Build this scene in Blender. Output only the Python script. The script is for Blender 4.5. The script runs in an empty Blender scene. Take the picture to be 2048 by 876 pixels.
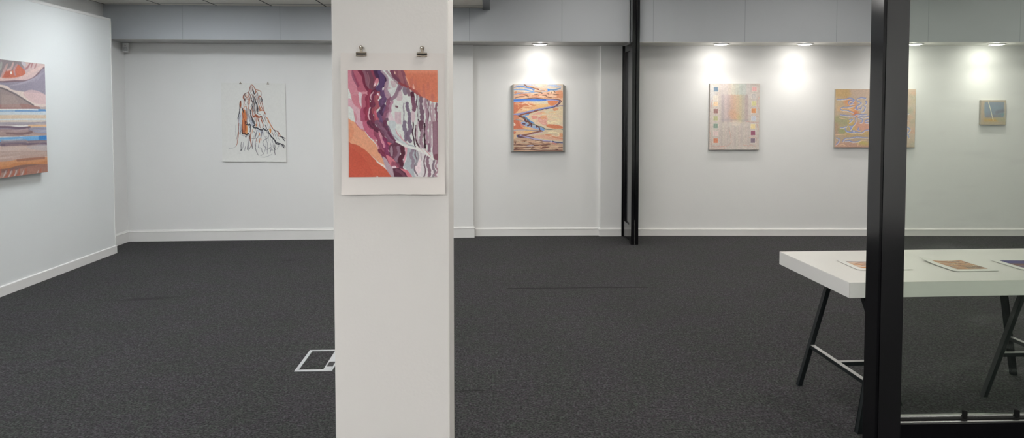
import bpy, bmesh, math, random
import numpy as np
from mathutils import Vector, Matrix
random.seed(7)
C = bpy.context.scene.collection
PI = math.pi

# ------------------------------------------------------------------ mesh helpers
def box(bm, x0, x1, y0, y1, z0, z1, bev=0.0):
    r = bmesh.ops.create_cube(bm, size=1.0)
    for v in r['verts']:
        v.co = Vector((x0 + (v.co.x + .5) * (x1 - x0), y0 + (v.co.y + .5) * (y1 - y0), z0 + (v.co.z + .5) * (z1 - z0)))
    if bev > 0:
        es = {e for v in r['verts'] for e in v.link_edges}
        bmesh.ops.bevel(bm, geom=list(es), offset=bev, segments=2, affect='EDGES', profile=.6)

def bar(bm, a, b, w, h, up=(0, 0, 1), bev=0.0):
    a, b = Vector(a), Vector(b)
    d = (b - a); L = d.length; d.normalize()
    u = Vector(up); s = d.cross(u)
    if s.length < 1e-4: s = d.cross(Vector((1, 0, 0)))
    s.normalize(); t = s.cross(d).normalized()
    r = bmesh.ops.create_cube(bm, size=1.0)
    for v in r['verts']:
        c = v.co.copy()
        v.co = a + d * ((c.y + .5) * L) + s * (c.x * w) + t * (c.z * h)
    if bev > 0:
        es = {e for v in r['verts'] for e in v.link_edges}
        bmesh.ops.bevel(bm, geom=list(es), offset=bev, segments=2, affect='EDGES')

def tube(bm, pts, rad, seg=10, caps=True):
    pts = [Vector(p) for p in pts]
    rings = []
    n = len(pts)
    prev = None
    for i, p in enumerate(pts):
        t = (pts[min(i + 1, n - 1)] - pts[max(i - 1, 0)]).normalized()
        if prev is None:
            s = t.orthogonal().normalized()
        else:
            s = (prev - t * prev.dot(t)).normalized()
        prev = s
        q = t.cross(s)
        rings.append([bm.verts.new(p + (s * math.cos(k * 2 * PI / seg) + q * math.sin(k * 2 * PI / seg)) * rad) for k in range(seg)])
    for i in range(n - 1):
        for k in range(seg):
            bm.faces.new((rings[i][k], rings[i][(k + 1) % seg], rings[i + 1][(k + 1) % seg], rings[i + 1][k]))
    if caps:
        bm.faces.new(rings[0][::-1]); bm.faces.new(rings[-1])

def lathe(bm, prof, seg=32, axis='z', c=(0, 0, 0)):
    rings = []
    for r, z in prof:
        ring = []
        for k in range(seg):
            a = 2 * PI * k / seg
            ring.append(bm.verts.new((c[0] + r * math.cos(a), c[1] + r * math.sin(a), c[2] + z)))
        rings.append(ring)
    for i in range(len(rings) - 1):
        for k in range(seg):
            bm.faces.new((rings[i][k], rings[i][(k + 1) % seg], rings[i + 1][(k + 1) % seg], rings[i + 1][k]))
    return rings

def poly_prism(bm, pts, z0, z1):
    lo = [bm.verts.new((p[0], p[1], z0)) for p in pts]
    hi = [bm.verts.new((p[0], p[1], z1)) for p in pts]
    n = len(pts)
    for i in range(n):
        bm.faces.new((lo[i], lo[(i + 1) % n], hi[(i + 1) % n], hi[i]))
    bm.faces.new(lo[::-1]); bm.faces.new(hi)

def sweep(bm, path, prof, closed_ends=True):
    """profile (offset to the left of travel, z) swept along a floor polyline with mitred corners"""
    P = [Vector((p[0], p[1])) for p in path]
    n = len(P); rings = []
    for i in range(n):
        def nrm(a, b):
            d = (b - a).normalized(); return Vector((-d.y, d.x))
        if i == 0: m = nrm(P[0], P[1]); k = 1
        elif i == n - 1: m = nrm(P[-2], P[-1]); k = 1
        else:
            n1, n2 = nrm(P[i - 1], P[i]), nrm(P[i], P[i + 1])
            m = (n1 + n2).normalized(); k = 1 / max(.2, m.dot(n1))
        rings.append([bm.verts.new((P[i].x + m.x * o * k, P[i].y + m.y * o * k, z)) for o, z in prof])
    for i in range(n - 1):
        for j in range(len(prof)):
            j2 = (j + 1) % len(prof)
            bm.faces.new((rings[i][j], rings[i][j2], rings[i + 1][j2], rings[i + 1][j]))
    bm.faces.new(rings[0]); bm.faces.new(rings[-1][::-1])

def obj(name, bm, mat, parent=None, smooth=False, loc=None, rotz=0):
    bmesh.ops.recalc_face_normals(bm, faces=bm.faces[:])
    me = bpy.data.meshes.new(name); bm.to_mesh(me); bm.free()
    if mat: me.materials.append(mat)
    if smooth:
        for p in me.polygons: p.use_smooth = True
        if smooth == 'sharp': me.set_sharp_from_angle(angle=math.radians(30))
    o = bpy.data.objects.new(name, me); C.objects.link(o)
    if parent: o.parent = parent
    if loc: o.location = loc
    if rotz: o.rotation_euler = (0, 0, rotz)
    return o

def thing(name, label, cat, loc=(0, 0, 0), rot=(0, 0, 0), group=None, kind=None):
    o = bpy.data.objects.new(name, None); C.objects.link(o)
    o.empty_display_size = .1
    o.location = loc; o.rotation_euler = rot
    o['label'] = label
    if cat: o['category'] = cat
    if group: o['group'] = group
    if kind: o['kind'] = kind
    return o

def struct(name, bm, mat, parent=None, label=None, **k):
    o = obj(name, bm, mat, parent, **k)
    if parent is None: o['kind'] = 'structure'
    if label: o['label'] = label
    return o

# ------------------------------------------------------------------ materials
def lin(c):
    return [((v / 255) / 12.92 if v / 255 <= .04045 else ((v / 255 + .055) / 1.055) ** 2.4) for v in c]

class NT:
    def __init__(s, name):
        s.m = bpy.data.materials.new(name); s.m.use_nodes = True
        s.t = s.m.node_tree; s.t.nodes.clear()
        s.out = s.n('ShaderNodeOutputMaterial')
    def n(s, typ, **kw):
        nd = s.t.nodes.new(typ)
        for k, v in kw.items(): setattr(nd, k, v)
        return nd
    def l(s, a, b): s.t.links.new(a, b)
    def math(s, op, a, b=None, clamp=False):
        m = s.n('ShaderNodeMath', operation=op, use_clamp=clamp)
        for i, v in enumerate((a, b)):
            if v is None: continue
            if isinstance(v, (int, float)): m.inputs[i].default_value = v
            else: s.l(v, m.inputs[i])
        return m.outputs[0]

def pbr(name, col, rough=.5, metal=0, spec=.5, bump=0, bdist=.0012, bscale=100, bdetail=4, var=0, vscale=3, stretch=None, coat=0, ior=1.5):
    k = NT(name)
    b = k.n('ShaderNodeBsdfPrincipled')
    b.inputs['Base Color'].default_value = (*col, 1)
    b.inputs['Roughness'].default_value = rough
    b.inputs['Metallic'].default_value = metal
    b.inputs['Specular IOR Level'].default_value = spec
    b.inputs['Coat Weight'].default_value = coat
    b.inputs['IOR'].default_value = ior
    k.l(b.outputs[0], k.out.inputs[0])
    tc = k.n('ShaderNodeTexCoord')
    src = tc.outputs['Object']
    if stretch:
        mp = k.n('ShaderNodeMapping'); mp.inputs['Scale'].default_value = stretch
        k.l(src, mp.inputs[0]); src = mp.outputs[0]
    if bump:
        nz = k.n('ShaderNodeTexNoise'); nz.inputs['Scale'].default_value = bscale; nz.inputs['Detail'].default_value = bdetail
        k.l(src, nz.inputs[0])
        bp = k.n('ShaderNodeBump'); bp.inputs['Strength'].default_value = bump; bp.inputs['Distance'].default_value = bdist
        k.l(nz.outputs[0], bp.inputs['Height']); k.l(bp.outputs[0], b.inputs['Normal'])
    if var:
        nz = k.n('ShaderNodeTexNoise'); nz.inputs['Scale'].default_value = vscale; nz.inputs['Detail'].default_value = 5
        k.l(src, nz.inputs[0])
        mx = k.n('ShaderNodeMix', data_type='RGBA')
        mx.inputs[6].default_value = (*[c * (1 - var) for c in col], 1)
        mx.inputs[7].default_value = (*[min(1, c * (1 + var)) for c in col], 1)
        k.l(nz.outputs[0], mx.inputs[0]); k.l(mx.outputs[2], b.inputs['Base Color'])
    return k.m

def emit(name, col, s):
    k = NT(name); e = k.n('ShaderNodeEmission')
    e.inputs[0].default_value = (*col, 1); e.inputs[1].default_value = s
    k.l(e.outputs[0], k.out.inputs[0]); return k.m

M_WALL = pbr('wall_paint', (.79, .79, .785), .65, bump=.3, bscale=55, bdetail=2, bdist=.0015, var=.025, vscale=1.3)
M_COOL = pbr('cool_wall_paint', (.78, .805, .81), .6, bump=.3, bscale=55, bdetail=2, bdist=.0015, var=.02, vscale=1.5)
M_COL = pbr('column_paint', (.79, .765, .74), .7, bump=.35, bdist=.0012, bscale=90, bdetail=4, var=.02, vscale=2)
M_TRIM = pbr('trim_gloss_paint', (.80, .795, .785), .4, bump=.1, bscale=30, var=.03, vscale=6)
M_BLACK = pbr('black_anodised', (.002, .002, .003), .14, spec=.4, ior=1.6, bump=.03, bscale=40)
M_BLACKFACE = pbr('black_anodised_worn', (.003, .003, .004), .15, spec=.8, ior=1.75, bump=.03, bscale=40, var=.3, vscale=8)
M_RUBBER = pbr('black_rubber', (.004, .004, .004), .7, spec=.15)
M_CHROME = pbr('bright_aluminium', (.82, .82, .80), .22, metal=1)
M_STEEL = pbr('dull_aluminium', (.60, .62, .64), .38, metal=.55, var=.1, vscale=30)
M_LEG = pbr('dark_grey_steel', (.009, .012, .013), .4, spec=.35)
M_BARLIT = pbr('steel_bar_lit_top', (.50, .50, .49), .4, metal=.35)  # paler copy of the leg steel, paints the lit tops of the bars
M_TABLE = pbr('white_laminate', (.60, .592, .565), .38, bump=.05, bscale=60, var=.01)
M_EDGE = pbr('white_laminate_edge', (.72, .715, .70), .45, var=.02)
M_PAPER = pbr('white_paper', (.80, .795, .78), .8, var=.01)
M_PAPERW = pbr('cotton_paper', (.77, .725, .695), .85, var=.012)
M_PAPERT = pbr('print_paper', (.655, .65, .625), .8)
M_BRASS = pbr('aged_nickel', (.24, .205, .165), .32, metal=.75)
M_LINEN = pbr('raw_linen_edge', (.42, .38, .33), .85, bump=.4, bscale=500, bdetail=2)
M_LINENG = pbr('grey_linen_edge', (.46, .45, .42), .85, bump=.4, bscale=500, bdetail=2)
M_PLASTIC = pbr('grey_white_plastic', (.74, .74, .74), .4)
M_GREYTRIM = pbr('grey_edge_trim', (.13, .14, .15), .5)
M_DARK = pbr('dark_socket', (.01, .01, .011), .5)

# carpet
def carpet():
    k = NT('carpet_tiles'); b = k.n('ShaderNodeBsdfPrincipled')
    b.inputs['Roughness'].default_value = .93; b.inputs['Specular IOR Level'].default_value = .25
    b.inputs['Sheen Weight'].default_value = .03; b.inputs['Sheen Roughness'].default_value = .6
    k.l(b.outputs[0], k.out.inputs[0])
    tc = k.n('ShaderNodeTexCoord'); src = tc.outputs['Object']
    n1 = k.n('ShaderNodeTexNoise'); n1.inputs['Scale'].default_value = 80; n1.inputs['Detail'].default_value = 6; n1.inputs['Roughness'].default_value = .75
    n2 = k.n('ShaderNodeTexNoise'); n2.inputs['Scale'].default_value = 1.1; n2.inputs['Detail'].default_value = 5
    n3 = k.n('ShaderNodeTexNoise'); n3.inputs['Scale'].default_value = 26; n3.inputs['Detail'].default_value = 6
    n4 = k.n('ShaderNodeTexNoise'); n4.inputs['Scale'].default_value = 45; n4.inputs['Detail'].default_value = 3
    for q in (n1, n2, n3, n4): k.l(src, q.inputs[0])
    r1 = k.n('ShaderNodeValToRGB'); e = r1.color_ramp.elements
    e[0].position = .43; e[0].color = (.003, .003, .0035, 1)
    e[1].position = .58; e[1].color = (.048, .0463, .0475, 1)
    k.l(n1.outputs[0], r1.inputs[0])
    # hue flecks
    r4 = k.n('ShaderNodeValToRGB'); e = r4.color_ramp.elements
    e[0].position = .35; e[0].color = (.84, 1.04, .90, 1)
    e[1].position = .65; e[1].color = (1.08, .94, 1.08, 1)
    k.l(n4.outputs[0], r4.inputs[0])
    mm = k.n('ShaderNodeMix', data_type='RGBA', blend_type='MULTIPLY'); mm.inputs[0].default_value = 1
    k.l(r1.outputs[0], mm.inputs[6]); k.l(r4.outputs[0], mm.inputs[7])
    n5 = k.n('ShaderNodeTexNoise'); n5.inputs['Scale'].default_value = 3.5; n5.inputs['Detail'].default_value = 6; n5.inputs['Roughness'].default_value = .7; k.l(src, n5.inputs[0])
    r5 = k.n('ShaderNodeValToRGB'); e = r5.color_ramp.elements
    e[0].position = .42; e[0].color = (.93, 1.01, .93, 1)
    e[1].position = .58; e[1].color = (1.04, .97, 1.08, 1)
    k.l(n5.outputs[0], r5.inputs[0])
    m5 = k.n('ShaderNodeMix', data_type='RGBA', blend_type='MULTIPLY'); m5.inputs[0].default_value = 1
    k.l(mm.outputs[2], m5.inputs[6]); k.l(r5.outputs[0], m5.inputs[7]); mm = m5
    a = k.math('MULTIPLY', n2.outputs[0], .5); a = k.math('ADD', a, .95)
    c = k.math('MULTIPLY', n3.outputs[0], 1.9); c = k.math('ADD', c, .05)
    a = k.math('MULTIPLY', a, c)
    sx = k.n('ShaderNodeSeparateXYZ'); k.l(src, sx.inputs[0])
    X, Y = sx.outputs[0], sx.outputs[1]
    wob = k.math('MULTIPLY', k.math('SUBTRACT', n3.outputs[0], .5), .012)
    def seam(coord, pos, w, other, lo, hi, depth):
        d = k.math('ABSOLUTE', k.math('SUBTRACT', k.math('ADD', coord, wob), pos))
        m = k.math('LESS_THAN', d, w)
        m = k.math('MULTIPLY', m, k.math('GREATER_THAN', other, lo))
        m = k.math('MULTIPLY', m, k.math('LESS_THAN', other, hi))
        return k.math('MULTIPLY', m, depth)
    S = None
    for args in ((Y, 6.31, .016, X, .18, 1.47, .85), (Y, 3.97, .006, X, -.2, -.02, .8), (Y, 3.46, .004, X, -.1, -.02, .7),
                 (Y, 3.70, .003, X, .25, .55, .15)):
        s = seam(*args); S = s if S is None else k.math('ADD', S, s)
    # worn flattened patches (soft elongated marks) left of the column
    def mark(cx, cy, rx, ry, rot, depth):
        ca, sa = math.cos(rot), math.sin(rot)
        dx = k.math('SUBTRACT', X, cx); dy = k.math('SUBTRACT', Y, cy)
        u = k.math('ADD', k.math('MULTIPLY', dx, ca / rx), k.math('MULTIPLY', dy, sa / rx))
        v = k.math('ADD', k.math('MULTIPLY', dx, -sa / ry), k.math('MULTIPLY', dy, ca / ry))
        q = k.math('ADD', k.math('MULTIPLY', u, u), k.math('MULTIPLY', v, v))
        m = k.math('SUBTRACT', 1, q, True)
        return k.math('MULTIPLY', m, depth)
    for args in ((-2.92, 6.06, .30, .06, .18, .55), (-2.75, 4.55, .06, .03, .4, .6), (-2.98, 4.78, .05, .02, .3, .6), (-3.15, 5.05, .05, .02, .5, .5),
                 (-2.85, 4.35, .05, .022, .6, .7), (-3.05, 4.62, .05, .018, .3, .5), (-3.4, 4.95, .07, .02, .2, .4), (-2.0, 4.5, .05, .02, .4, .4),
                 (-3.3, 5.6, .07, .03, .2, .4), (-3.7, 5.5, .06, .02, .2, .4), (-2.15, 7.6, .09, .05, .2, .5), (-2.9, 7.5, .12, .04, .1, .3),
                 (-1.85, 3.9, .06, .015, .1, .5), (.75, 5.6, .015, .01, 0, .8), (.35, 4.7, .012, .01, 0, .8), (-3.9, 5.9, .06, .03, .1, .5)):
        S = k.math('ADD', S, mark(*args))
    a = k.math('MULTIPLY', a, k.math('SUBTRACT', 1, S, True))
    m2 = k.n('ShaderNodeMix', data_type='RGBA', blend_type='MULTIPLY'); m2.inputs[0].default_value = 1
    k.l(mm.outputs[2], m2.inputs[6])
    cb = k.n('ShaderNodeCombineColor'); [k.l(a, cb.inputs[i]) for i in range(3)]
    k.l(cb.outputs[0], m2.inputs[7]); k.l(m2.outputs[2], b.inputs['Base Color'])
    bp = k.n('ShaderNodeBump'); bp.inputs['Strength'].default_value = .8; bp.inputs['Distance'].default_value = .004
    k.l(n1.outputs[0], bp.inputs['Height']); k.l(bp.outputs[0], b.inputs['Normal'])
    return k.m
M_CARPET = carpet()

def soffit_mat():
    k = NT('grey_soffit_paint'); b = k.n('ShaderNodeBsdfPrincipled'); b.inputs['Roughness'].default_value = .55
    k.l(b.outputs[0], k.out.inputs[0])
    tc = k.n('ShaderNodeTexCoord'); sx = k.n('ShaderNodeSeparateXYZ'); k.l(tc.outputs['Object'], sx.inputs[0])
    f = k.math('FRACT', k.math('DIVIDE', k.math('ADD', sx.outputs[0], 10.26 + 1.14), 1.118))
    m = k.math('LESS_THAN', f, .006)
    nz = k.n('ShaderNodeTexNoise'); nz.inputs['Scale'].default_value = 2; nz.inputs['Detail'].default_value = 4
    k.l(tc.outputs['Object'], nz.inputs[0])
    mx = k.n('ShaderNodeMix', data_type='RGBA')
    mx.inputs[6].default_value = (.415, .438, .468, 1); mx.inputs[7].default_value = (.445, .468, .498, 1)
    k.l(nz.outputs[0], mx.inputs[0])
    m2 = k.n('ShaderNodeMix', data_type='RGBA'); m2.inputs[7].default_value = (.29, .31, .335, 1)
    k.l(m, m2.inputs[0]); k.l(mx.outputs[2], m2.inputs[6]); k.l(m2.outputs[2], b.inputs['Base Color'])
    return k.m
M_SOFFIT = soffit_mat()
M_SOFFITU = pbr('soffit_underside_shaded', (.42, .42, .41), .6)  # shaded copy of the underside, for the left bay
M_SOFFITR = pbr('soffit_underside_lit', (.74, .735, .70), .6)  # lit copy of the underside: downlight brightness put into the colour
M_SOFFITG = pbr('soffit_underside_grey', (.16, .165, .175), .6)

def ceiling_mat():
    k = NT('ceiling_tiles'); b = k.n('ShaderNodeBsdfPrincipled'); b.inputs['Roughness'].default_value = .9
    k.l(b.outputs[0], k.out.inputs[0])
    tc = k.n('ShaderNodeTexCoord'); sx = k.n('ShaderNodeSeparateXYZ'); k.l(tc.outputs['Object'], sx.inputs[0])
    S = None
    for i, off in ((0, 3.815), (1, 10.05)):
        f = k.math('FRACT', k.math('DIVIDE', k.math('ADD', sx.outputs[i], off + 6.31), .631))
        m = k.math('LESS_THAN', f, .03)
        S = m if S is None else k.math('MAXIMUM', S, m)
    nz = k.n('ShaderNodeTexNoise'); nz.inputs['Scale'].default_value = 90; nz.inputs['Detail'].default_value = 4
    k.l(tc.outputs['Object'], nz.inputs[0])
    mx = k.n('ShaderNodeMix', data_type='RGBA')
    mx.inputs[6].default_value = (.66, .63, .57, 1); mx.inputs[7].default_value = (.80, .77, .70, 1)
    k.l(nz.outputs[0], mx.inputs[0])
    m2 = k.n('ShaderNodeMix', data_type='RGBA'); m2.inputs[7].default_value = (.06, .06, .055, 1)
    k.l(S, m2.inputs[0]); k.l(mx.outputs[2], m2.inputs[6]); k.l(m2.outputs[2], b.inputs['Base Color'])
    return k.m
M_CEIL = ceiling_mat()

def glass_mat(name, tint, smear=False):
    k = NT(name)
    tr = k.n('ShaderNodeBsdfTransparent'); tr.inputs[0].default_value = (*tint, 1)
    gl = k.n('ShaderNodeBsdfGlossy'); gl.inputs['Roughness'].default_value = .02; gl.inputs[0].default_value = (.86, 1, .90, 1)
    fr = k.n('ShaderNodeFresnel'); fr.inputs[0].default_value = 1.8
    mx = k.n('ShaderNodeMixShader'); gm = k.n('ShaderNodeNewGeometry'); k.l(k.math('MULTIPLY', fr.outputs[0], k.math('SUBTRACT', 1, gm.outputs['Backfacing'])), mx.inputs[0]); k.l(tr.outputs[0], mx.inputs[1]); k.l(gl.outputs[0], mx.inputs[2])
    last = mx.outputs[0]
    if smear:   # dry cleaning smears on the pane
        tc = k.n('ShaderNodeTexCoord')
        mp = k.n('ShaderNodeMapping'); mp.inputs['Scale'].default_value = (1.2, 1, 6)
        mp.inputs['Rotation'].default_value = (0, .05, 0)
        k.l(tc.outputs['Object'], mp.inputs[0])
        nz = k.n('ShaderNodeTexNoise'); nz.inputs['Scale'].default_value = 2.2; nz.inputs['Detail'].default_value = 5
        k.l(mp.outputs[0], nz.inputs[0])
        r = k.n('ShaderNodeValToRGB'); e = r.color_ramp.elements
        e[0].position = .55; e[0].color = (0, 0, 0, 1); e[1].position = .85; e[1].color = (.05, .05, .05, 1)
        k.l(nz.outputs[0], r.inputs[0])
        df = k.n('ShaderNodeBsdfDiffuse'); df.inputs[0].default_value = (.8, .85, .82, 1)
        m2 = k.n('ShaderNodeMixShader'); k.l(r.outputs[0], m2.inputs[0]); k.l(last, m2.inputs[1]); k.l(df.outputs[0], m2.inputs[2])
        last = m2.outputs[0]
    k.l(last, k.out.inputs[0]); return k.m
M_GLASS = glass_mat('greenish_glass', (.965, .992, .953), True)
M_GLASSD = glass_mat('dark_glass', (.25, .26, .27))

def art_mat(name, rough=.7, weave=0):
    k = NT(name); b = k.n('ShaderNodeBsdfPrincipled'); b.inputs['Roughness'].default_value = rough
    b.inputs['Specular IOR Level'].default_value = .25
    k.l(b.outputs[0], k.out.inputs[0])
    at = k.n('ShaderNodeAttribute'); at.attribute_name = 'paint'
    k.l(at.outputs['Color'], b.inputs['Base Color'])
    if weave:
        tc = k.n('ShaderNodeTexCoord'); nz = k.n('ShaderNodeTexNoise'); nz.inputs['Scale'].default_value = 260
        k.l(tc.outputs['Object'], nz.inputs[0])
        bp = k.n('ShaderNodeBump'); bp.inputs['Strength'].default_value = weave; bp.inputs['Distance'].default_value = .0006
        k.l(nz.outputs[0], bp.inputs['Height']); k.l(bp.outputs[0], b.inputs['Normal'])
    return k.m
M_OIL = art_mat('oil_on_canvas', .6, .0)
M_INK = art_mat('pigment_on_paper', .85, 0)

# ------------------------------------------------------------------ a small paint box: strokes and washes on a grid
rng = np.random.default_rng(11)
def catmull(P, n=8, closed=False):
    P = np.array(P, float)
    if len(P) < 3: 
        t = np.linspace(0, 1, n * 2)[:, None]; return P[0] * (1 - t) + P[-1] * t
    if closed: Q = np.vstack([P[-1], P, P[0], P[1]])
    else: Q = np.vstack([2 * P[0] - P[1], P, 2 * P[-1] - P[-2]])
    out = []
    for i in range(1, len(Q) - 2):
        p0, p1, p2, p3 = Q[i - 1:i + 3]
        for t in np.linspace(0, 1, n, endpoint=False):
            out.append(.5 * ((2 * p1) + (-p0 + p2) * t + (2 * p0 - 5 * p1 + 4 * p2 - p3) * t * t + (-p0 + 3 * p1 - 3 * p2 + p3) * t ** 3))
    if not closed: out.append(P[-1])
    return np.array(out)

class Canvas:
    def __init__(s, w, h, base, asp):
        s.W, s.H = w * 2, h * 2; s.w, s.h = w, h; s.asp = asp      # asp = height / width
        s.a = np.empty((s.H, s.W, 3)); s.a[:] = base
        s.ys, s.xs = np.mgrid[0:s.H, 0:s.W].astype(float)
        s.u = (s.xs + .5) / s.W; s.v = (s.ys + .5) / s.H
        s.map = lambda x, y: (x, y)
    def P(s, pts):
        out = []
        for p in pts:
            u, v = s.map(*p); out.append((u * s.W, v * s.H))
        return out
    def noise(s, nx, ny):
        g = rng.random((ny + 2, nx + 2))
        x = s.u * nx; y = s.v * ny
        xi = np.floor(x).astype(int); yi = np.floor(y).astype(int)
        fx = x - xi; fy = y - yi; fx = fx * fx * (3 - 2 * fx); fy = fy * fy * (3 - 2 * fy)
        return (g[yi, xi] * (1 - fx) * (1 - fy) + g[yi, xi + 1] * fx * (1 - fy) + g[yi + 1, xi] * (1 - fx) * fy + g[yi + 1, xi + 1] * fx * fy)
    def blend(s, m, col, sl=None):
        if sl is None: s.a += (np.array(col, float) - s.a) * m[..., None]
        else: s.a[sl] += (np.array(col, float) - s.a[sl]) * m[..., None]
    def poly(s, pts, col, al=1, smooth=True, edge=0, tex=.0):
        P = catmull(s.P(pts), 6, True) if smooth else np.array(s.P(pts))
        x0, y0 = np.maximum(np.floor(P.min(0)).astype(int) - 1, 0); x1, y1 = np.ceil(P.max(0)).astype(int) + 2
        x1 = min(x1, s.W); y1 = min(y1, s.H)
        if x1 <= x0 or y1 <= y0: return
        sl = (slice(y0, y1), slice(x0, x1)); X = s.xs[sl] + .5; Y = s.ys[sl] + .5
        ins = np.zeros(X.shape, bool)
        Q = np.roll(P, -1, 0)
        for (ax, ay), (bx, by) in zip(P, Q):
            if ay == by: continue
            c = ((ay > Y) != (by > Y)) & (X < (bx - ax) * (Y - ay) / (by - ay) + ax)
            ins ^= c
        m = ins.astype(float) * al
        if tex: m = m * (1 - tex * s.noise(14, 14)[sl])
        s.blend(m, col, sl)
        if edge:
            s._line(np.vstack([P, P[:1]]), [c * .8 for c in col], 2.2, edge)
    def _line(s, P, col, wd, al, soft=1.0):
        n = len(P); wd = np.broadcast_to(np.asarray(wd, float), (n,))
        r = wd.max() / 2 + 2 * soft
        x0, y0 = np.maximum(np.floor(P.min(0) - r).astype(int), 0); x1, y1 = np.ceil(P.max(0) + r).astype(int) + 1
        x1 = min(x1, s.W); y1 = min(y1, s.H)
        if x1 <= x0 or y1 <= y0: return
        m = np.zeros((y1 - y0, x1 - x0))
        for i in range(n - 1):
            a, b = P[i], P[i + 1]; w = max(wd[i], wd[i + 1]) / 2
            ra = w + 2 * soft
            ix0 = max(int(min(a[0], b[0]) - ra), x0); ix1 = min(int(max(a[0], b[0]) + ra) + 2, x1)
            iy0 = max(int(min(a[1], b[1]) - ra), y0); iy1 = min(int(max(a[1], b[1]) + ra) + 2, y1)
            if ix1 <= ix0 or iy1 <= iy0: continue
            X = s.xs[iy0:iy1, ix0:ix1] + .5; Y = s.ys[iy0:iy1, ix0:ix1] + .5
            d = b - a; L = max(d @ d, 1e-9)
            t = np.clip(((X - a[0]) * d[0] + (Y - a[1]) * d[1]) / L, 0, 1)
            ww = (wd[i] + (wd[i + 1] - wd[i]) * t) / 2
            dist = np.hypot(X - a[0] - t * d[0], Y - a[1] - t * d[1])
            k = np.clip((ww - dist) / (2 * soft) + .5, 0, 1)
            v = m[iy0 - y0:iy1 - y0, ix0 - x0:ix1 - x0]
            np.maximum(v, k, out=v)
        s.blend(m * al, col, (slice(y0, y1), slice(x0, x1)))
    def stroke(s, pts, col, w, al=1, taper=0, wave=0, wl=.1, soft=1.0, jit=0):
        """w in hundredths of the canvas width"""
        P = catmull(s.P(pts), 8)
        n = len(P)
        if wave or jit:
            d = np.gradient(P, axis=0); L = np.hypot(d[:, 0], d[:, 1]) + 1e-9
            nr = np.stack([-d[:, 1] / L, d[:, 0] / L], 1)
            arc = np.cumsum(L)
            ph = rng.random() * 6.28
            off = wave * s.W / 100 * np.sin(arc / (wl * s.W) * 6.28 + ph)
            if jit: off = off + rng.normal(0, jit * s.W / 100, n)
            P = P + nr * off[:, None]
        wd = np.full(n, w * s.W / 100)
        t = np.linspace(0, 1, n)
        if taper: wd = wd * (1 - taper * np.abs(2 * t - 1) ** 2)
        if wave: wd = wd * (1 + .18 * np.sin(t * 30 + rng.random() * 6))
        s._line(P, col, np.maximum(wd, 1.2), al, soft)
    def grain(s, amt, nx, ny):
        n = s.noise(nx, ny) - .5
        s.a *= (1 + amt * n[..., None])
    def lin(s, gain=1.0):
        sat = getattr(s, 'sat', .86)
        a = s.a.reshape(s.h, 2, s.w, 2, 3).mean((1, 3)) / 255
        g = a.mean(-1, keepdims=True); a = np.clip(g + (a - g) * sat, 0, 1); l = np.where(a <= .04045, a / 12.92, ((a + .055) / 1.055) ** 2.4)
        return np.clip(l * gain, 0, .93)

def art_plane(name, cv, w, h, mat, parent, gain=1.0, fn=None, loc=None):
    """grid in the XZ plane, facing -Y, centred; colour lives in the paint attribute of the mesh"""
    A = cv.lin(gain); H, W = A.shape[:2]
    gx, gz = np.meshgrid(np.linspace(-w / 2, w / 2, W), np.linspace(h / 2, -h / 2, H))
    co = np.stack([gx, np.zeros_like(gx), gz], -1)
    if fn: co = fn(co)
    me = bpy.data.meshes.new(name)
    idx = np.arange(W * H).reshape(H, W)
    f = np.stack([idx[:-1, :-1], idx[1:, :-1], idx[1:, 1:], idx[:-1, 1:]], -1).reshape(-1, 4)
    me.vertices.add(W * H); me.vertices.foreach_set('co', co.reshape(-1).astype(np.float32))
    me.loops.add(f.size); me.loops.foreach_set('vertex_index', f.reshape(-1).astype(np.int32))
    me.polygons.add(len(f)); me.polygons.foreach_set('loop_start', np.arange(0, f.size, 4, dtype=np.int32))
    me.update(calc_edges=True)
    ca = me.color_attributes.new('paint', 'FLOAT_COLOR', 'POINT')
    rgba = np.ones((W * H, 4), np.float32); rgba[:, :3] = A.reshape(-1, 3)
    ca.data.foreach_set('color', rgba.reshape(-1))
    for p in me.polygons: p.use_smooth = True
    me.materials.append(mat)
    o = bpy.data.objects.new(name, me); C.objects.link(o)
    if parent: o.parent = parent
    if loc: o.location = loc
    return o

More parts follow.
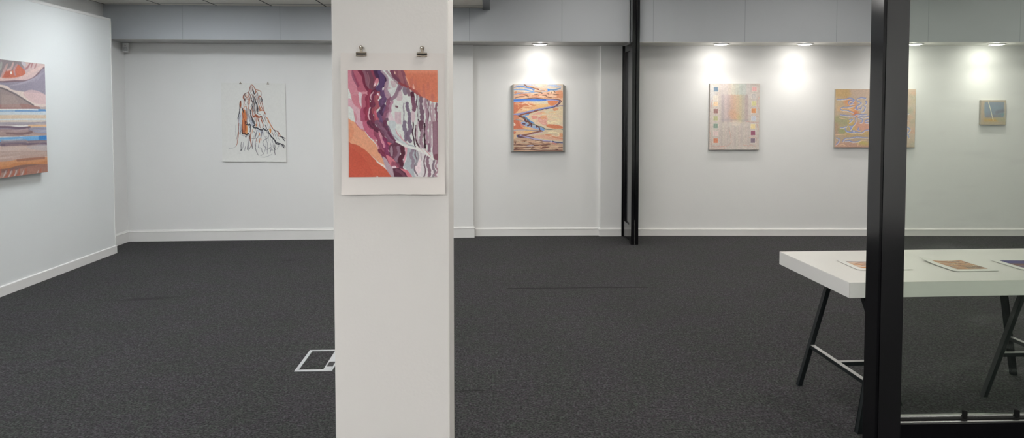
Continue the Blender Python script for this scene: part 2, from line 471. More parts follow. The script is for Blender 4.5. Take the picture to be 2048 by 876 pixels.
# ---- watercolour of a striped canyon wall, hung on the column
def art_canyon():
    c = Canvas(300, 356, (207, 211, 207), 1.19)
    T1 = lambda x, y: ((x / 8.109 - 2) / 179, (y / 8.111 - 3) / 213)
    T2 = lambda x, y: ((x / 7.82 - 2) / 179, (y / 7.82 + 105) / 213)
    c.map = T1
    W = dict(wave=.5, wl=.10)
    # pale pink left field and rose washes
    c.poly([(10, 20), (240, 20), (340, 350), (330, 480), (300, 640), (330, 900), (150, 900), (90, 600), (60, 430), (30, 330), (10, 300)], (200, 132, 146))
    c.poly([(10, 20), (110, 20), (130, 200), (160, 300), (80, 420), (30, 320), (10, 250)], (201, 124, 142), tex=.2)
    c.poly([(90, 20), (250, 20), (330, 330), (260, 370), (170, 355), (150, 230)], (176, 86, 108), tex=.15)
    c.stroke([(90, 40), (110, 140), (180, 290)], (130, 70, 95), 3.2, .7, .4)
    c.stroke([(120, 110), (150, 190), (190, 270)], (150, 60, 90), 2, .6)
    c.poly([(185, 390), (235, 400), (245, 560), (235, 640), (190, 520)], (207, 205, 210), .8)
    c.poly([(80, 440), (180, 420), (200, 560), (240, 640), (130, 590), (90, 520)], (198, 116, 132), .8)
    c.poly([(10, 490), (60, 490), (120, 590), (240, 700), (250, 900), (150, 900), (150, 760), (60, 620), (10, 600)], (206, 158, 172))
    c.poly([(240, 430), (330, 430), (320, 640), (240, 640)], (172, 82, 104), .85)
    c.poly([(225, 640), (310, 660), (330, 900), (230, 900), (210, 740)], (168, 70, 100), .9)
    # maroon and violet ribbons at the top
    c.poly([(230, 20), (430, 20), (500, 180), (440, 340), (350, 370), (280, 260)], (120, 62, 82))
    for pts, col, w, al in (
        ([(200, 30), (270, 120), (290, 230), (340, 330), (400, 380)], (118, 42, 66), 4.6, .9),
        ([(270, 30), (310, 130), (330, 250), (400, 340)], (140, 96, 112), 3.6, .8),
        ([(330, 30), (390, 110), (380, 220), (400, 330)], (112, 66, 84), 5.2, .8),
        ([(400, 30), (440, 120), (470, 190)], (142, 60, 84), 3, .9),
        ([(450, 30), (480, 110), (500, 160)], (78, 44, 76), 4, .9),
        ([(330, 60), (360, 180), (340, 280)], (160, 112, 122), 1.4, .6)):
        c.stroke(pts, col, w, al, .2)
    c.poly([(480, 150), (520, 180), (480, 260), (440, 230)], (205, 120, 138))
    c.poly([(440, 240), (470, 225), (460, 275), (425, 285)], (226, 190, 196))
    c.poly([(440, 30), (560, 30), (640, 170), (620, 270), (560, 320), (540, 400), (470, 360), (440, 330), (500, 270), (510, 170)], (70, 42, 78))
    c.stroke([(540, 50), (570, 140), (560, 250), (500, 320)], (92, 70, 116), 6, .75)
    c.stroke([(560, 40), (630, 120), (650, 200), (610, 290)], (58, 28, 58), 2.6, .8)
    # chains running down from the knot
    chains = (
        ([(370, 370), (340, 480), (330, 600), (310, 720), (350, 880)], (142, 50, 74), 5.2),
        ([(440, 370), (400, 480), (420, 600), (390, 720), (410, 880)], (108, 42, 66), 5.4),
        ([(510, 400), (470, 470), (490, 590), (440, 680), (470, 800), (540, 900)], (158, 76, 88), 4.8),
        ([(570, 350), (600, 450), (560, 560), (590, 660), (530, 760), (590, 880)], (96, 66, 104), 6.2),
        ([(690, 480), (650, 570), (660, 660), (600, 730), (610, 850)], (134, 78, 104), 4.4),
        ([(720, 520), (700, 620), (670, 720), (650, 820)], (166, 120, 142), 3))
    for p, col, w in chains:
        c.stroke(p, col, w, .95, 0, .7, .12)
        c.stroke([(x + 8, y) for x, y in p], [min(255, q * 1.22) for q in col], w * .28, .55, 0, .7, .12)
    for p in ([(420, 370), (385, 430), (385, 500)], [(370, 620), (345, 700), (350, 800), (380, 880)], [(500, 400), (520, 440)]):
        c.stroke(p, (215, 178, 188), 1.5, .9, .6, .3, .1)
    for x, y, r in ((580, 330, 16), (640, 460, 12), (520, 640, 12), (495, 410, 12)):
        c.poly([(x, y - r * 1.6), (x + r, y), (x, y + r * 1.3), (x - r * .8, y)], (220, 205, 212))
    c.poly([(610, 240), (660, 190), (650, 330), (700, 440), (640, 480), (600, 370)], (168, 132, 150))
    c.stroke([(590, 590), (540, 680), (560, 740)], (70, 40, 70), 3.6, .7, .3)
    c.stroke([(440, 690), (470, 780), (480, 880)], (198, 92, 116), 2.6, .9, .3)
    # grey loop over white
    c.poly([(560, 40), (650, 35), (760, 170), (840, 280), (760, 420), (700, 440), (650, 330), (660, 160)], (204, 208, 206))
    c.stroke([(560, 40), (610, 90), (650, 150), (655, 240), (640, 340), (690, 430)], (165, 140, 156), 2.4, .9)
    c.stroke([(640, 40), (700, 110), (780, 190), (840, 250)], (160, 136, 146), 2.6, .9)
    c.stroke([(850, 270), (820, 360), (780, 440), (720, 490)], (142, 112, 130), 4.4, .95, .2)
    c.stroke([(880, 280), (850, 330)], (132, 96, 118), 4, .9)
    for q in ([(700, 200), (780, 210), (790, 290), (740, 300)], [(660, 290), (700, 300), (690, 330), (650, 330)], [(850, 350), (890, 400), (890, 500), (820, 520), (800, 470)]):
        c.poly(q, (192, 162, 172), .7)
    c.poly([(780, 590), (825, 605), (820, 635), (776, 620)], (120, 86, 98), smooth=False)
    c.poly([(610, 800), (660, 795), (662, 840), (615, 840)], (110, 80, 100), smooth=False)
    c.poly([(765, 690), (870, 710), (870, 900), (765, 860)], (206, 184, 192), .8, False)
    for i in range(5): c.stroke([(785 + i * 20, 700), (780 + i * 20, 800), (790 + i * 20, 890)], (196, 158, 172), .7, .7)
    c.poly([(690, 700), (740, 780), (770, 880), (690, 880), (660, 790)], (214, 190, 200), .8)
    # right, top: rose brown into orange
    c.poly([(700, 25), (1475, 25), (1475, 545), (1390, 540), (1290, 495), (1180, 455), (1095, 380), (1000, 320), (900, 270), (800, 190), (735, 110)], (214, 122, 94), smooth=False)
    c.poly([(700, 25), (905, 25), (960, 150), (1020, 290), (1095, 350), (1190, 455), (1090, 390), (1000, 320), (900, 270), (800, 190), (735, 110)], (138, 78, 92))
    for p, col, w, al in (([(730, 40), (760, 120), (850, 200)], (112, 60, 84), 4, .8), ([(850, 40), (870, 130), (900, 220)], (160, 96, 104), 4.5, .8),
                          ([(930, 120), (960, 200), (990, 270)], (150, 92, 104), 2.4, .7), ([(1010, 300), (1090, 350), (1180, 440)], (170, 76, 74), 3.2, .8),
                          ([(840, 230), (920, 270), (1010, 310)], (150, 60, 66), 3, .8)):
        c.stroke(p, col, w, al, .3)
    c.stroke([(775, 45), (780, 90)], (228, 190, 170), 1.2, .9, .6)
    c.poly([(1075, 240), (1095, 330), (1060, 310)], (226, 196, 180))
    c.stroke([(950, 130), (1000, 240), (1015, 290)], (226, 170, 140), 1.6, .9, .5)
    for x, a, b, w in ((1050, 160, 320, 4.5), (1110, 190, 330, 3), (1160, 320, 430, 4), (1240, 260, 350, 3), (1245, 360, 470, 4), (1380, 410, 520, 4), (1310, 230, 330, 3)):
        c.stroke([(x, a), (x, b)], (176, 96, 96), w, .38, .5, soft=5)
    for i in range(10):
        x = 960 + i * 50 + rng.random() * 20
        c.stroke([(x, 60), (x + 15, 220), (x + 5, 380 + i * 10)], (205, 98, 72), 4, .22, .6, soft=7)
    c.stroke([(1000, 45), (1450, 45)], (222, 140, 112), 3, .5, soft=7)
    # right stripes
    def st(p, col, w, al=.95, wv=.35): c.stroke(p, col, w, al, .1, wv, .13)
    st([(930, 320), (945, 400)], (130, 110, 128), 4)
    st([(990, 330), (1000, 420)], (126, 96, 112), 3.6)
    st([(1060, 390), (1060, 500)], (80, 34, 52), 4)
    st([(1070, 480), (1080, 590), (1080, 680)], (122, 76, 98), 4.2)
    st([(975, 560), (970, 640), (1010, 740), (990, 880)], (118, 100, 122), 3.6)
    st([(920, 560), (910, 660), (920, 760), (905, 880)], (150, 140, 152), 1.4)
    st([(1130, 420), (1125, 560), (1145, 720), (1145, 880)], (86, 60, 76), 1.3)
    st([(1190, 470), (1185, 600), (1215, 740), (1205, 880)], (116, 88, 106), 4.6)
    st([(1150, 440), (1155, 600), (1150, 800)], (178, 176, 178), 2)
    st([(1270, 490), (1265, 600), (1295, 720), (1290, 880)], (156, 122, 138), 3.6)
    st([(1240, 480), (1240, 580), (1260, 700)], (192, 172, 182), 2)
    st([(1330, 520), (1345, 680), (1370, 880)], (160, 130, 142), 1.8)
    st([(1300, 500), (1315, 650), (1310, 880)], (108, 70, 88), 1.1)
    st([(1385, 560), (1390, 700), (1400, 880)], (178, 150, 160), 3.4)
    st([(1445, 560), (1440, 700), (1455, 880)], (134, 88, 106), 2.4)
    c.poly([(1040, 690), (1090, 700), (1100, 800), (1060, 880), (1030, 780)], (204, 176, 186), .8)
    # ---------------- lower half
    c.map = T2
    c.poly([(-10, -60), (60, -40), (130, 0), (250, 110), (330, 220), (440, 340), (520, 520), (595, 660), (540, 655), (400, 540), (200, 380), (-10, 320)], (222, 152, 118))
    c.poly([(-10, -60), (40, -30), (100, 120), (60, 260), (-10, 300)], (218, 126, 92), .5, tex=.5)
    c.poly([(-10, 318), (60, 325), (150, 345), (280, 430), (420, 570), (600, 730), (705, 860), (-10, 860)], (200, 88, 66), edge=.4)
    c.poly([(-10, 400), (160, 460), (320, 640), (380, 860), (-10, 860)], (190, 70, 56), .45, tex=.5)
    c.poly([(440, 600), (500, 620), (585, 670), (590, 700), (540, 680)], (222, 206, 198))
    c.poly([(440, 855), (455, 820), (490, 855)], (220, 205, 196), smooth=False)
    c.stroke([(130, -10), (180, 60), (260, 120)], (196, 110, 118), 2, .8)
    c.poly([(130, -20), (240, -20), (250, 90), (200, 80)], (205, 158, 174))
    c.poly([(240, -20), (340, -20), (430, 150), (480, 260), (440, 260), (380, 250), (320, 190), (260, 100)], (186, 92, 120))
    c.poly([(380, 240), (450, 280), (500, 380), (540, 480), (560, 560), (500, 480), (450, 340)], (196, 112, 122), .85)
    ch2 = (
        ([(330, -10), (420, 90), (480, 230), (520, 350), (560, 460), (640, 560)], (140, 62, 88), 5.2),
        ([(350, -10), (400, 60), (500, 120), (560, 230), (620, 320)], (96, 44, 66), 5.0),
        ([(470, -10), (530, 60), (600, 150), (660, 250), (740, 310)], (118, 76, 100), 6.2),
        ([(580, -10), (620, 80), (680, 180), (760, 290)], (104, 52, 78), 4.6),
        ([(560, 280), (600, 380), (640, 470), (720, 580), (810, 690)], (128, 50, 88), 6.8),
        ([(500, 420), (560, 520), (640, 620)], (120, 46, 72), 4.2))
    for p, col, w in ch2:
        c.stroke(p, col, w, .93, 0, .7, .12)
        c.stroke([(x + 6, y - 6) for x, y in p], [min(255, q * 1.25) for q in col], w * .25, .5, 0, .6, .12)
    c.stroke([(495, 130), (520, 220), (560, 340), (570, 380)], (216, 140, 160), 2.8, .9, .4, .3, .1)
    c.stroke([(600, 60), (650, 60), (640, 110)], (90, 60, 86), 2.2, .7)
    c.poly([(620, 300), (690, 320), (670, 350), (640, 340)], (206, 90, 110))
    c.poly([(650, 350), (760, 310), (860, 340), (892, 400), (885, 520), (860, 560), (880, 640), (860, 700), (900, 735), (800, 700), (720, 600), (650, 480)], (104, 58, 78))
    for p, col, w in (([(680, 380), (690, 440), (680, 500)], (164, 140, 152), 3), ([(790, 380), (800, 460), (760, 530), (770, 590)], (150, 118, 136), 4),
                      ([(740, 380), (750, 470), (720, 540)], (120, 74, 92), 3.4), ([(850, 370), (870, 470), (820, 560), (840, 650)], (84, 38, 54), 4.6)):
        c.stroke(p, col, w, .85, .2, .5, .12)
    c.poly([(820, 460), (835, 480), (825, 500)], (222, 214, 216)); c.poly([(635, 420), (652, 440), (640, 455)], (224, 205, 215))
    c.poly([(600, 500), (720, 570), (800, 700), (930, 740), (1015, 860), (920, 860), (830, 720), (690, 690), (640, 620)], (204, 112, 126))
    c.poly([(690, 600), (790, 640), (800, 690), (690, 690)], (142, 70, 92), .8)
    c.poly([(540, 530), (600, 560), (650, 650), (725, 740), (720, 860), (690, 850), (600, 720)], (176, 152, 164))
    c.poly([(690, 680), (740, 670), (760, 705), (700, 715)], (218, 190, 200))
    c.poly([(700, 710), (800, 702), (900, 780), (945, 860), (730, 860)], (92, 48, 66), smooth=False)
    c.stroke([(760, 740), (830, 770), (880, 830)], (124, 76, 96), 3, .6)
    # white seam and grey lower right
    c.poly([(640, -20), (750, -20), (760, 110), (860, 260), (1000, 350), (1010, 385), (860, 330), (780, 300), (700, 180)], (190, 198, 200))
    c.stroke([(640, 60), (700, 180), (790, 260)], (150, 140, 156), 1.6, .6)
    c.poly([(900, 370), (1060, 390), (1100, 860), (1030, 850), (940, 750), (870, 670), (920, 560)], (164, 172, 178))
    c.poly([(1060, 400), (1230, 480), (1350, 580), (1420, 600), (1440, 860), (1090, 860), (1040, 700), (1110, 560)], (206, 200, 202))
    c.poly([(890, 360), (930, 370), (920, 500), (880, 640), (870, 560), (900, 480)], (214, 150, 166))
    c.poly([(1130, 560), (1150, 700), (1110, 790), (1050, 700)], (222, 200, 206), .9)
    st([(1020, 410), (990, 500), (1020, 590), (1010, 700)], (142, 124, 140), 3.4)
    st([(1070, 410), (1050, 500), (1090, 580), (1040, 690), (1085, 820)], (120, 98, 112), 1.6)
    st([(1090, 440), (1100, 560), (1070, 660)], (150, 146, 154), 2)
    st([(1225, 500), (1190, 600), (1215, 720), (1195, 850)], (110, 84, 98), 1.5)
    st([(1150, 480), (1150, 580)], (170, 150, 160), 1.1)
    st([(1262, 530), (1245, 640), (1285, 750), (1262, 850)], (132, 98, 114), 3.4)
    st([(1350, 580), (1335, 680), (1360, 760), (1330, 850)], (124, 106, 118), 2.6)
    st([(1400, 590), (1380, 680), (1410, 740), (1370, 800), (1400, 850)], (158, 120, 134), 2)
    for p, col, w in (
        ([(900, -10), (885, 80), (920, 160), (905, 260)], (122, 108, 128), 4.2), ([(965, -10), (985, 100), (940, 190), (975, 280)], (118, 98, 120), 4.6),
        ([(1030, -10), (1022, 180), (1060, 370)], (64, 34, 48), 1.3), ([(1070, 40), (1068, 250), (1120, 370)], (80, 46, 60), 1.8),
        ([(1100, -10), (1085, 200), (1150, 400)], (190, 172, 180), 2.2),
        ([(1150, -10), (1155, 110)], (104, 66, 84), 4.6), ([(1150, 110), (1135, 330)], (72, 40, 54), 1.6), ([(1175, 110), (1150, 260), (1175, 380)], (152, 120, 136), 3.2),
        ([(1212, 10), (1205, 280), (1220, 390)], (52, 24, 38), 1.9), ([(1250, -10), (1235, 130), (1245, 320)], (160, 122, 140), 3),
        ([(1300, -10), (1290, 200), (1285, 440)], (168, 140, 152), 3.4), ([(1270, 330), (1270, 440)], (130, 92, 112), 2.6)):
        st(p, col, w)
    c.poly([(1330, -20), (1425, -20), (1418, 575), (1345, 570), (1320, 400)], (142, 102, 118), smooth=False)
    c.stroke([(1370, -10), (1380, 560)], (156, 118, 132), 3, .6); c.poly([(1350, 500), (1418, 490), (1418, 575), (1360, 570)], (116, 66, 80), .8)
    c.stroke([(1320, 80), (1325, 300), (1315, 480)], (212, 206, 208), 1.2, .9)
    for d in (0, 14): c.stroke([(760 + d, 290), (900, 350 + d), (1050, 390 + d), (1180, 440 + d), (1270, 500 + d), (1345, 570)], (216, 216, 212), 1.8, .95)
    for p in ([(750, 90), (780, 170), (860, 260)], [(820, 170), (850, 250), (960, 340)], [(1130, 400), (1200, 470)], [(1200, 400), (1300, 520)]):
        c.stroke(p, (206, 130, 148), 1.2, .7, .6)
    c.stroke([(1060, 350), (1120, 400), (1200, 470)], (216, 214, 210), 1.4, .9, .5)
    c.grain(.07, 90, 110)
    return c

# ---- line drawing of a rock stack
def art_stack():
    c = Canvas(262, 320, (203, 203, 200), 1.22)
    T1 = lambda x, y: ((x / 10.31 - 2) / 131, (y / 10.31 - 5) / 159)
    T2 = lambda x, y: ((x / 9.736 - 2) / 131, (y / 9.736 + 75) / 159)
    K = (40, 40, 48); R = (150, 70, 45); O = (196, 110, 62); G = (125, 125, 135); B = (85, 85, 95); BR = (110, 72, 66)
    c.map = T1
    c.poly([(455, 640), (520, 620), (545, 880), (455, 880)], (206, 122, 74), .95)
    c.poly([(395, 690), (450, 690), (450, 880), (370, 880)], (178, 182, 192), .8)
    c.poly([(400, 480), (430, 420), (440, 520), (405, 570)], (186, 110, 70), .9)
    c.poly([(600, 780), (650, 760), (700, 880), (620, 880)], (160, 164, 178), .8)
    c.poly([(640, 120), (700, 120), (690, 230), (640, 220)], (196, 178, 170), .5)
    L = [
        (R, .9, [(600, 250), (620, 170), (655, 95), (700, 110), (720, 150), (740, 200)]),
        (BR, .8, [(655, 95), (630, 150), (610, 230), (560, 260), (500, 290), (480, 350), (500, 420)]),
        (R, .9, [(720, 150), (760, 190), (830, 210), (858, 240), (862, 320)]),
        (G, .6, [(858, 240), (865, 300), (850, 340)]),
        (BR, 1.4, [(520, 270), (500, 330), (510, 400), (525, 370)]),
        (R, 1.1, [(500, 300), (480, 350), (500, 400), (495, 500), (490, 600)]),
        (R, .9, [(540, 270), (530, 340), (570, 360), (600, 310), (590, 260)]),
        (O, .8, [(560, 290), (540, 330), (580, 340), (570, 300)]),
        (R, .9, [(620, 200), (600, 260), (640, 310), (620, 380), (600, 480), (600, 590)]),
        (BR, .8, [(640, 250), (680, 320), (660, 370)]), (R, 1, [(560, 400), (590, 380), (600, 440), (570, 460), (600, 500)]),
        (O, .9, [(590, 370), (615, 450), (600, 540)]), (BR, .7, [(520, 500), (550, 560), (560, 700), (560, 860)]),
        (G, .9, [(540, 560), (545, 700), (560, 840)]), (G, .9, [(580, 600), (590, 720), (560, 870)]),
        (K, 1.8, [(690, 180), (705, 250), (730, 300)]), (K, 1.5, [(665, 360), (650, 400), (680, 450), (680, 600)]),
        (K, 1.9, [(720, 340), (735, 430), (770, 500), (790, 640)]), (K, 1.3, [(700, 320), (700, 420), (720, 520), (720, 690)]),
        (K, 1.0, [(760, 500), (770, 600), (780, 680), (840, 710)]), (K, .8, [(650, 480), (670, 560), (690, 640)]),
        (B, .8, [(735, 480), (730, 600), (740, 700)]), (BR, .8, [(705, 460), (700, 580), (705, 700)]),
        (R, 1.2, [(730, 160), (750, 220), (740, 270), (760, 230)]), (BR, .8, [(760, 220), (790, 280), (770, 330)]),
        (R, 1.3, [(790, 400), (800, 350), (830, 320), (860, 350), (870, 400)]), (K, 1.6, [(850, 340), (875, 400), (870, 450)]),
        (BR, .9, [(800, 360), (790, 440), (810, 500)]), (BR, .8, [(825, 350), (830, 450), (850, 520)]), (G, .7, [(840, 370), (850, 470)]),
        (O, 1.6, [(800, 500), (830, 560), (850, 600), (900, 620)]), (R, 1.3, [(840, 470), (870, 560), (920, 640), (950, 700)]),
        (G, .8, [(880, 460), (895, 540), (905, 600)]), (R, .9, [(860, 420), (890, 520), (900, 590)]),
        (R, 1.1, [(800, 560), (840, 620), (900, 610), (940, 700)]), (O, .9, [(880, 620), (820, 630), (800, 640)]),
        (R, 2.2, [(670, 710), (690, 760), (730, 720), (770, 730), (800, 770), (850, 750)]), (R, 1.6, [(740, 700), (745, 760), (760, 730), (780, 780)]),
        (K, .9, [(720, 740), (720, 860)]), (R, .9, [(745, 760), (745, 870)]), (K, .8, [(800, 780), (800, 860)]), (R, 1.2, [(840, 750), (860, 820), (880, 880)]),
        (K, 1.1, [(860, 730), (880, 800), (920, 870)]), (R, 1.1, [(780, 780), (790, 850)]), (R, 1.3, [(760, 730), (840, 740), (870, 770)]),
        (BR, .8, [(900, 700), (930, 780), (960, 870)]), (O, 1.3, [(950, 750), (990, 800), (1030, 880)]), (G, .7, [(930, 700), (960, 800)]),
        (K, 1.4, [(430, 420), (410, 500), (405, 590), (390, 690), (365, 780), (370, 830)]), (R, 1.2, [(435, 430), (430, 520), (410, 600)]),
        (K, 1.7, [(445, 550), (470, 620), (485, 680)]), (O, 2.2, [(490, 620), (500, 700), (510, 780), (500, 870)]), (R, 1.5, [(455, 660), (470, 760), (460, 880)]),
        (O, 1.5, [(480, 580), (510, 660), (540, 760), (530, 880)]), (G, .9, [(390, 700), (380, 800), (370, 870)]), (B, .8, [(420, 720), (400, 800), (410, 870)]),
        (K, 1.7, [(620, 600), (630, 680), (650, 760), (690, 840), (710, 880)]), (B, 1.6, [(635, 610), (640, 680)]), (G, 1, [(600, 700), (620, 800), (600, 860)]),
        (R, 1.2, [(640, 530), (660, 600), (680, 700), (700, 760)]), (K, .8, [(520, 380), (520, 440)]), (K, .9, [(530, 790), (540, 880)]),
        (BR, .7, [(640, 140), (650, 200), (640, 260)]), (BR, .7, [(670, 120), (680, 180), (670, 230)]), (G, .7, [(760, 280), (780, 330), (770, 380)]),
        (O, .8, [(500, 560), (530, 540), (550, 580)]), (BR, .7, [(690, 260), (690, 330), (710, 360)])]
    for col, w, p in L: c.stroke(p, col, w * .95, .88, .5, jit=.12)
    for i in range(34):
        x = 520 + rng.random() * 330; y = 250 + rng.random() * 480
        c.stroke([(x, y), (x + rng.normal(0, 14), y + 40), (x + rng.normal(4, 16), y + 90)], (BR, G, K, R)[i % 4], .6, .6, .5, jit=.1)
    c.map = T2
    c.poly([(430, -10), (500, -10), (520, 260), (420, 250)], (204, 118, 70), .95)
    c.poly([(340, -10), (420, -10), (420, 200), (370, 260), (350, 120)], (180, 184, 192), .6)
    c.poly([(480, 90), (525, 100), (525, 260), (480, 260)], (206, 140, 84), .8)
    c.poly([(960, 170), (1000, 170), (990, 250), (970, 230)], (220, 160, 80), .9)
    c.poly([(620, 30), (680, 80), (640, 130), (600, 90)], (150, 154, 170), .7)
    c.poly([(700, 150), (840, 190), (820, 260), (720, 220)], (180, 188, 204), .5)
    M = [
        (K, 2.1, [(620, -10), (640, 40), (680, 90), (640, 120), (660, 145), (720, 150), (760, 175), (820, 190), (850, 160), (880, 190), (910, 200), (940, 170)]),
        (K, 2.4, [(940, 210), (960, 260), (1000, 320), (1040, 360), (1075, 410), (1090, 450), (1140, 470), (1180, 460), (1220, 490), (1250, 540)]),
        (K, 1.4, [(1080, 420), (1130, 440), (1170, 460)]), (K, 1.2, [(1220, 460), (1250, 490), (1275, 525)]),
        (K, 1.6, [(1150, 310), (1190, 320), (1240, 335), (1275, 360)]), (K, 1.6, [(1210, 325), (1240, 370), (1270, 405)]), (R, 1.6, [(1090, 200), (1130, 220), (1160, 270), (1180, 310)]),
        (BR, 1.2, [(1000, 110), (1030, 160), (1080, 200), (1130, 215), (1150, 270)]), (K, .9, [(1010, 140), (1060, 190), (1090, 240)]),
        (O, 1.5, [(930, 0), (980, 70), (1000, 110), (1040, 170)]), (O, 1.2, [(980, 130), (990, 200), (985, 250)]), (BR, .8, [(1000, 200), (1030, 260), (1050, 330)]),
        (G, .8, [(1060, 220), (1080, 300), (1110, 370)]), (G, .8, [(1100, 240), (1130, 330), (1160, 380)]), (R, .9, [(1130, 260), (1150, 320)]),
        (K, 2.0, [(490, 20), (500, 80), (540, 90), (575, 80), (590, 140), (580, 230)]), (K, 1.1, [(510, 20), (530, 80), (545, 110)]), (B, 1.2, [(560, 90), (570, 150)]),
        (K, 2.3, [(425, 180), (425, 265), (470, 265), (500, 285), (540, 265), (560, 290), (560, 400)]), (K, .9, [(470, 300), (490, 335), (520, 300)]),
        (R, 1.9, [(470, -10), (480, 120), (470, 260)]), (R, 1.6, [(430, 0), (430, 130), (440, 250)]), (O, 2, [(500, 100), (505, 200)]),
        (R, 1.7, [(590, 250), (580, 340), (590, 440), (600, 510)]), (R, 1.0, [(350, -10), (350, 180), (350, 280), (325, 400), (320, 460), (290, 520)]),
        (BR, .8, [(360, 60), (345, 230), (300, 390)]), (G, .8, [(380, 60), (385, 200), (360, 280)]), (B, .8, [(400, 80), (400, 200), (380, 290)]),
        (G, .5, [(295, 100), (295, 310)]), (G, .5, [(150, 555), (220, 550), (290, 520)]), (G, .35, [(170, 540), (160, 560)]),
        (K, .9, [(400, 430), (390, 520), (400, 600)]), (G, .9, [(440, 430), (430, 520), (400, 610)]), (B, .8, [(485, 500), (460, 600)]), (K, .9, [(380, 600), (400, 570)]),
        (K, 1.2, [(530, 380), (530, 470), (515, 580)]), (B, 1.0, [(560, 400), (545, 520), (530, 590)]), (K, .8, [(590, 500), (560, 560), (545, 600)]), (K, 1, [(610, 480), (620, 570)]),
        (B, 1, [(640, 360), (620, 450), (610, 520)]), (B, .8, [(600, 360), (640, 360), (720, 345), (745, 290)]), (K, .9, [(680, 400), (675, 500), (690, 600), (735, 690)]),
        (B, .8, [(740, 480), (740, 540), (790, 545), (810, 620), (840, 655), (780, 700)]), (G, .5, [(780, 720), (860, 725), (960, 690), (1010, 660)]),
        (B, .8, [(950, 290), (940, 340), (870, 380), (830, 430), (840, 490), (870, 520), (900, 570), (950, 560), (970, 530), (1010, 560), (1030, 600)]),
        (K, 1, [(1050, 450), (1045, 520), (1075, 580)]), (K, 1, [(1070, 480), (1060, 600), (1070, 680)]), (G, .8, [(980, 440), (990, 520), (970, 640)]), (B, .8, [(910, 400), (920, 500), (910, 660)]),
        (G, 1, [(1110, 570), (1140, 510), (1190, 500), (1220, 520)]), (B, .8, [(1020, 370), (1020, 440)]), (G, .8, [(860, 620), (890, 520)]), (B, .8, [(1000, 570), (970, 620)]),
        (R, 1.0, [(760, 20), (770, 90), (780, 150)]), (R, 1.0, [(720, 30), (710, 110)]), (R, 1.2, [(800, -10), (830, 60), (850, 130)]), (K, 1.5, [(880, 90), (905, 150), (890, 180)]),
        (O, 1.4, [(700, 70), (700, 130)]), (O, 1.5, [(760, 240), (765, 300)]), (O, 1.8, [(755, 360), (760, 440)]), (O, 1.6, [(790, 350), (790, 400)]), (R, 1.1, [(705, 350), (705, 420)]),
        (B, 1.3, [(720, 190), (700, 260), (680, 340)]), (B, 1.3, [(790, 200), (810, 260), (790, 340)]), (K, .8, [(640, 220), (680, 250), (670, 330)]), (G, .8, [(860, 200), (850, 280), (870, 330)]),
        (B, 1, [(820, 200), (820, 250)]), (G, .9, [(900, 200), (940, 250), (950, 300)]), (O, .9, [(625, 180), (615, 260)]), (G, .7, [(400, 290), (440, 300), (450, 330)]), (G, .3, [(320, 650), (390, 650)])]
    for col, w, p in M: c.stroke(p, col, w * .85, .88, .4, jit=.12)
    for i in range(30):
        x = 640 + rng.random() * 400; y = 20 + rng.random() * 460
        c.stroke([(x, y), (x + rng.normal(0, 12), y + 40), (x + rng.normal(4, 14), y + 80)], (G, B, G, BR)[i % 4], .5, .5, .5, jit=.1)
    c.grain(.02, 60, 70)
    return c

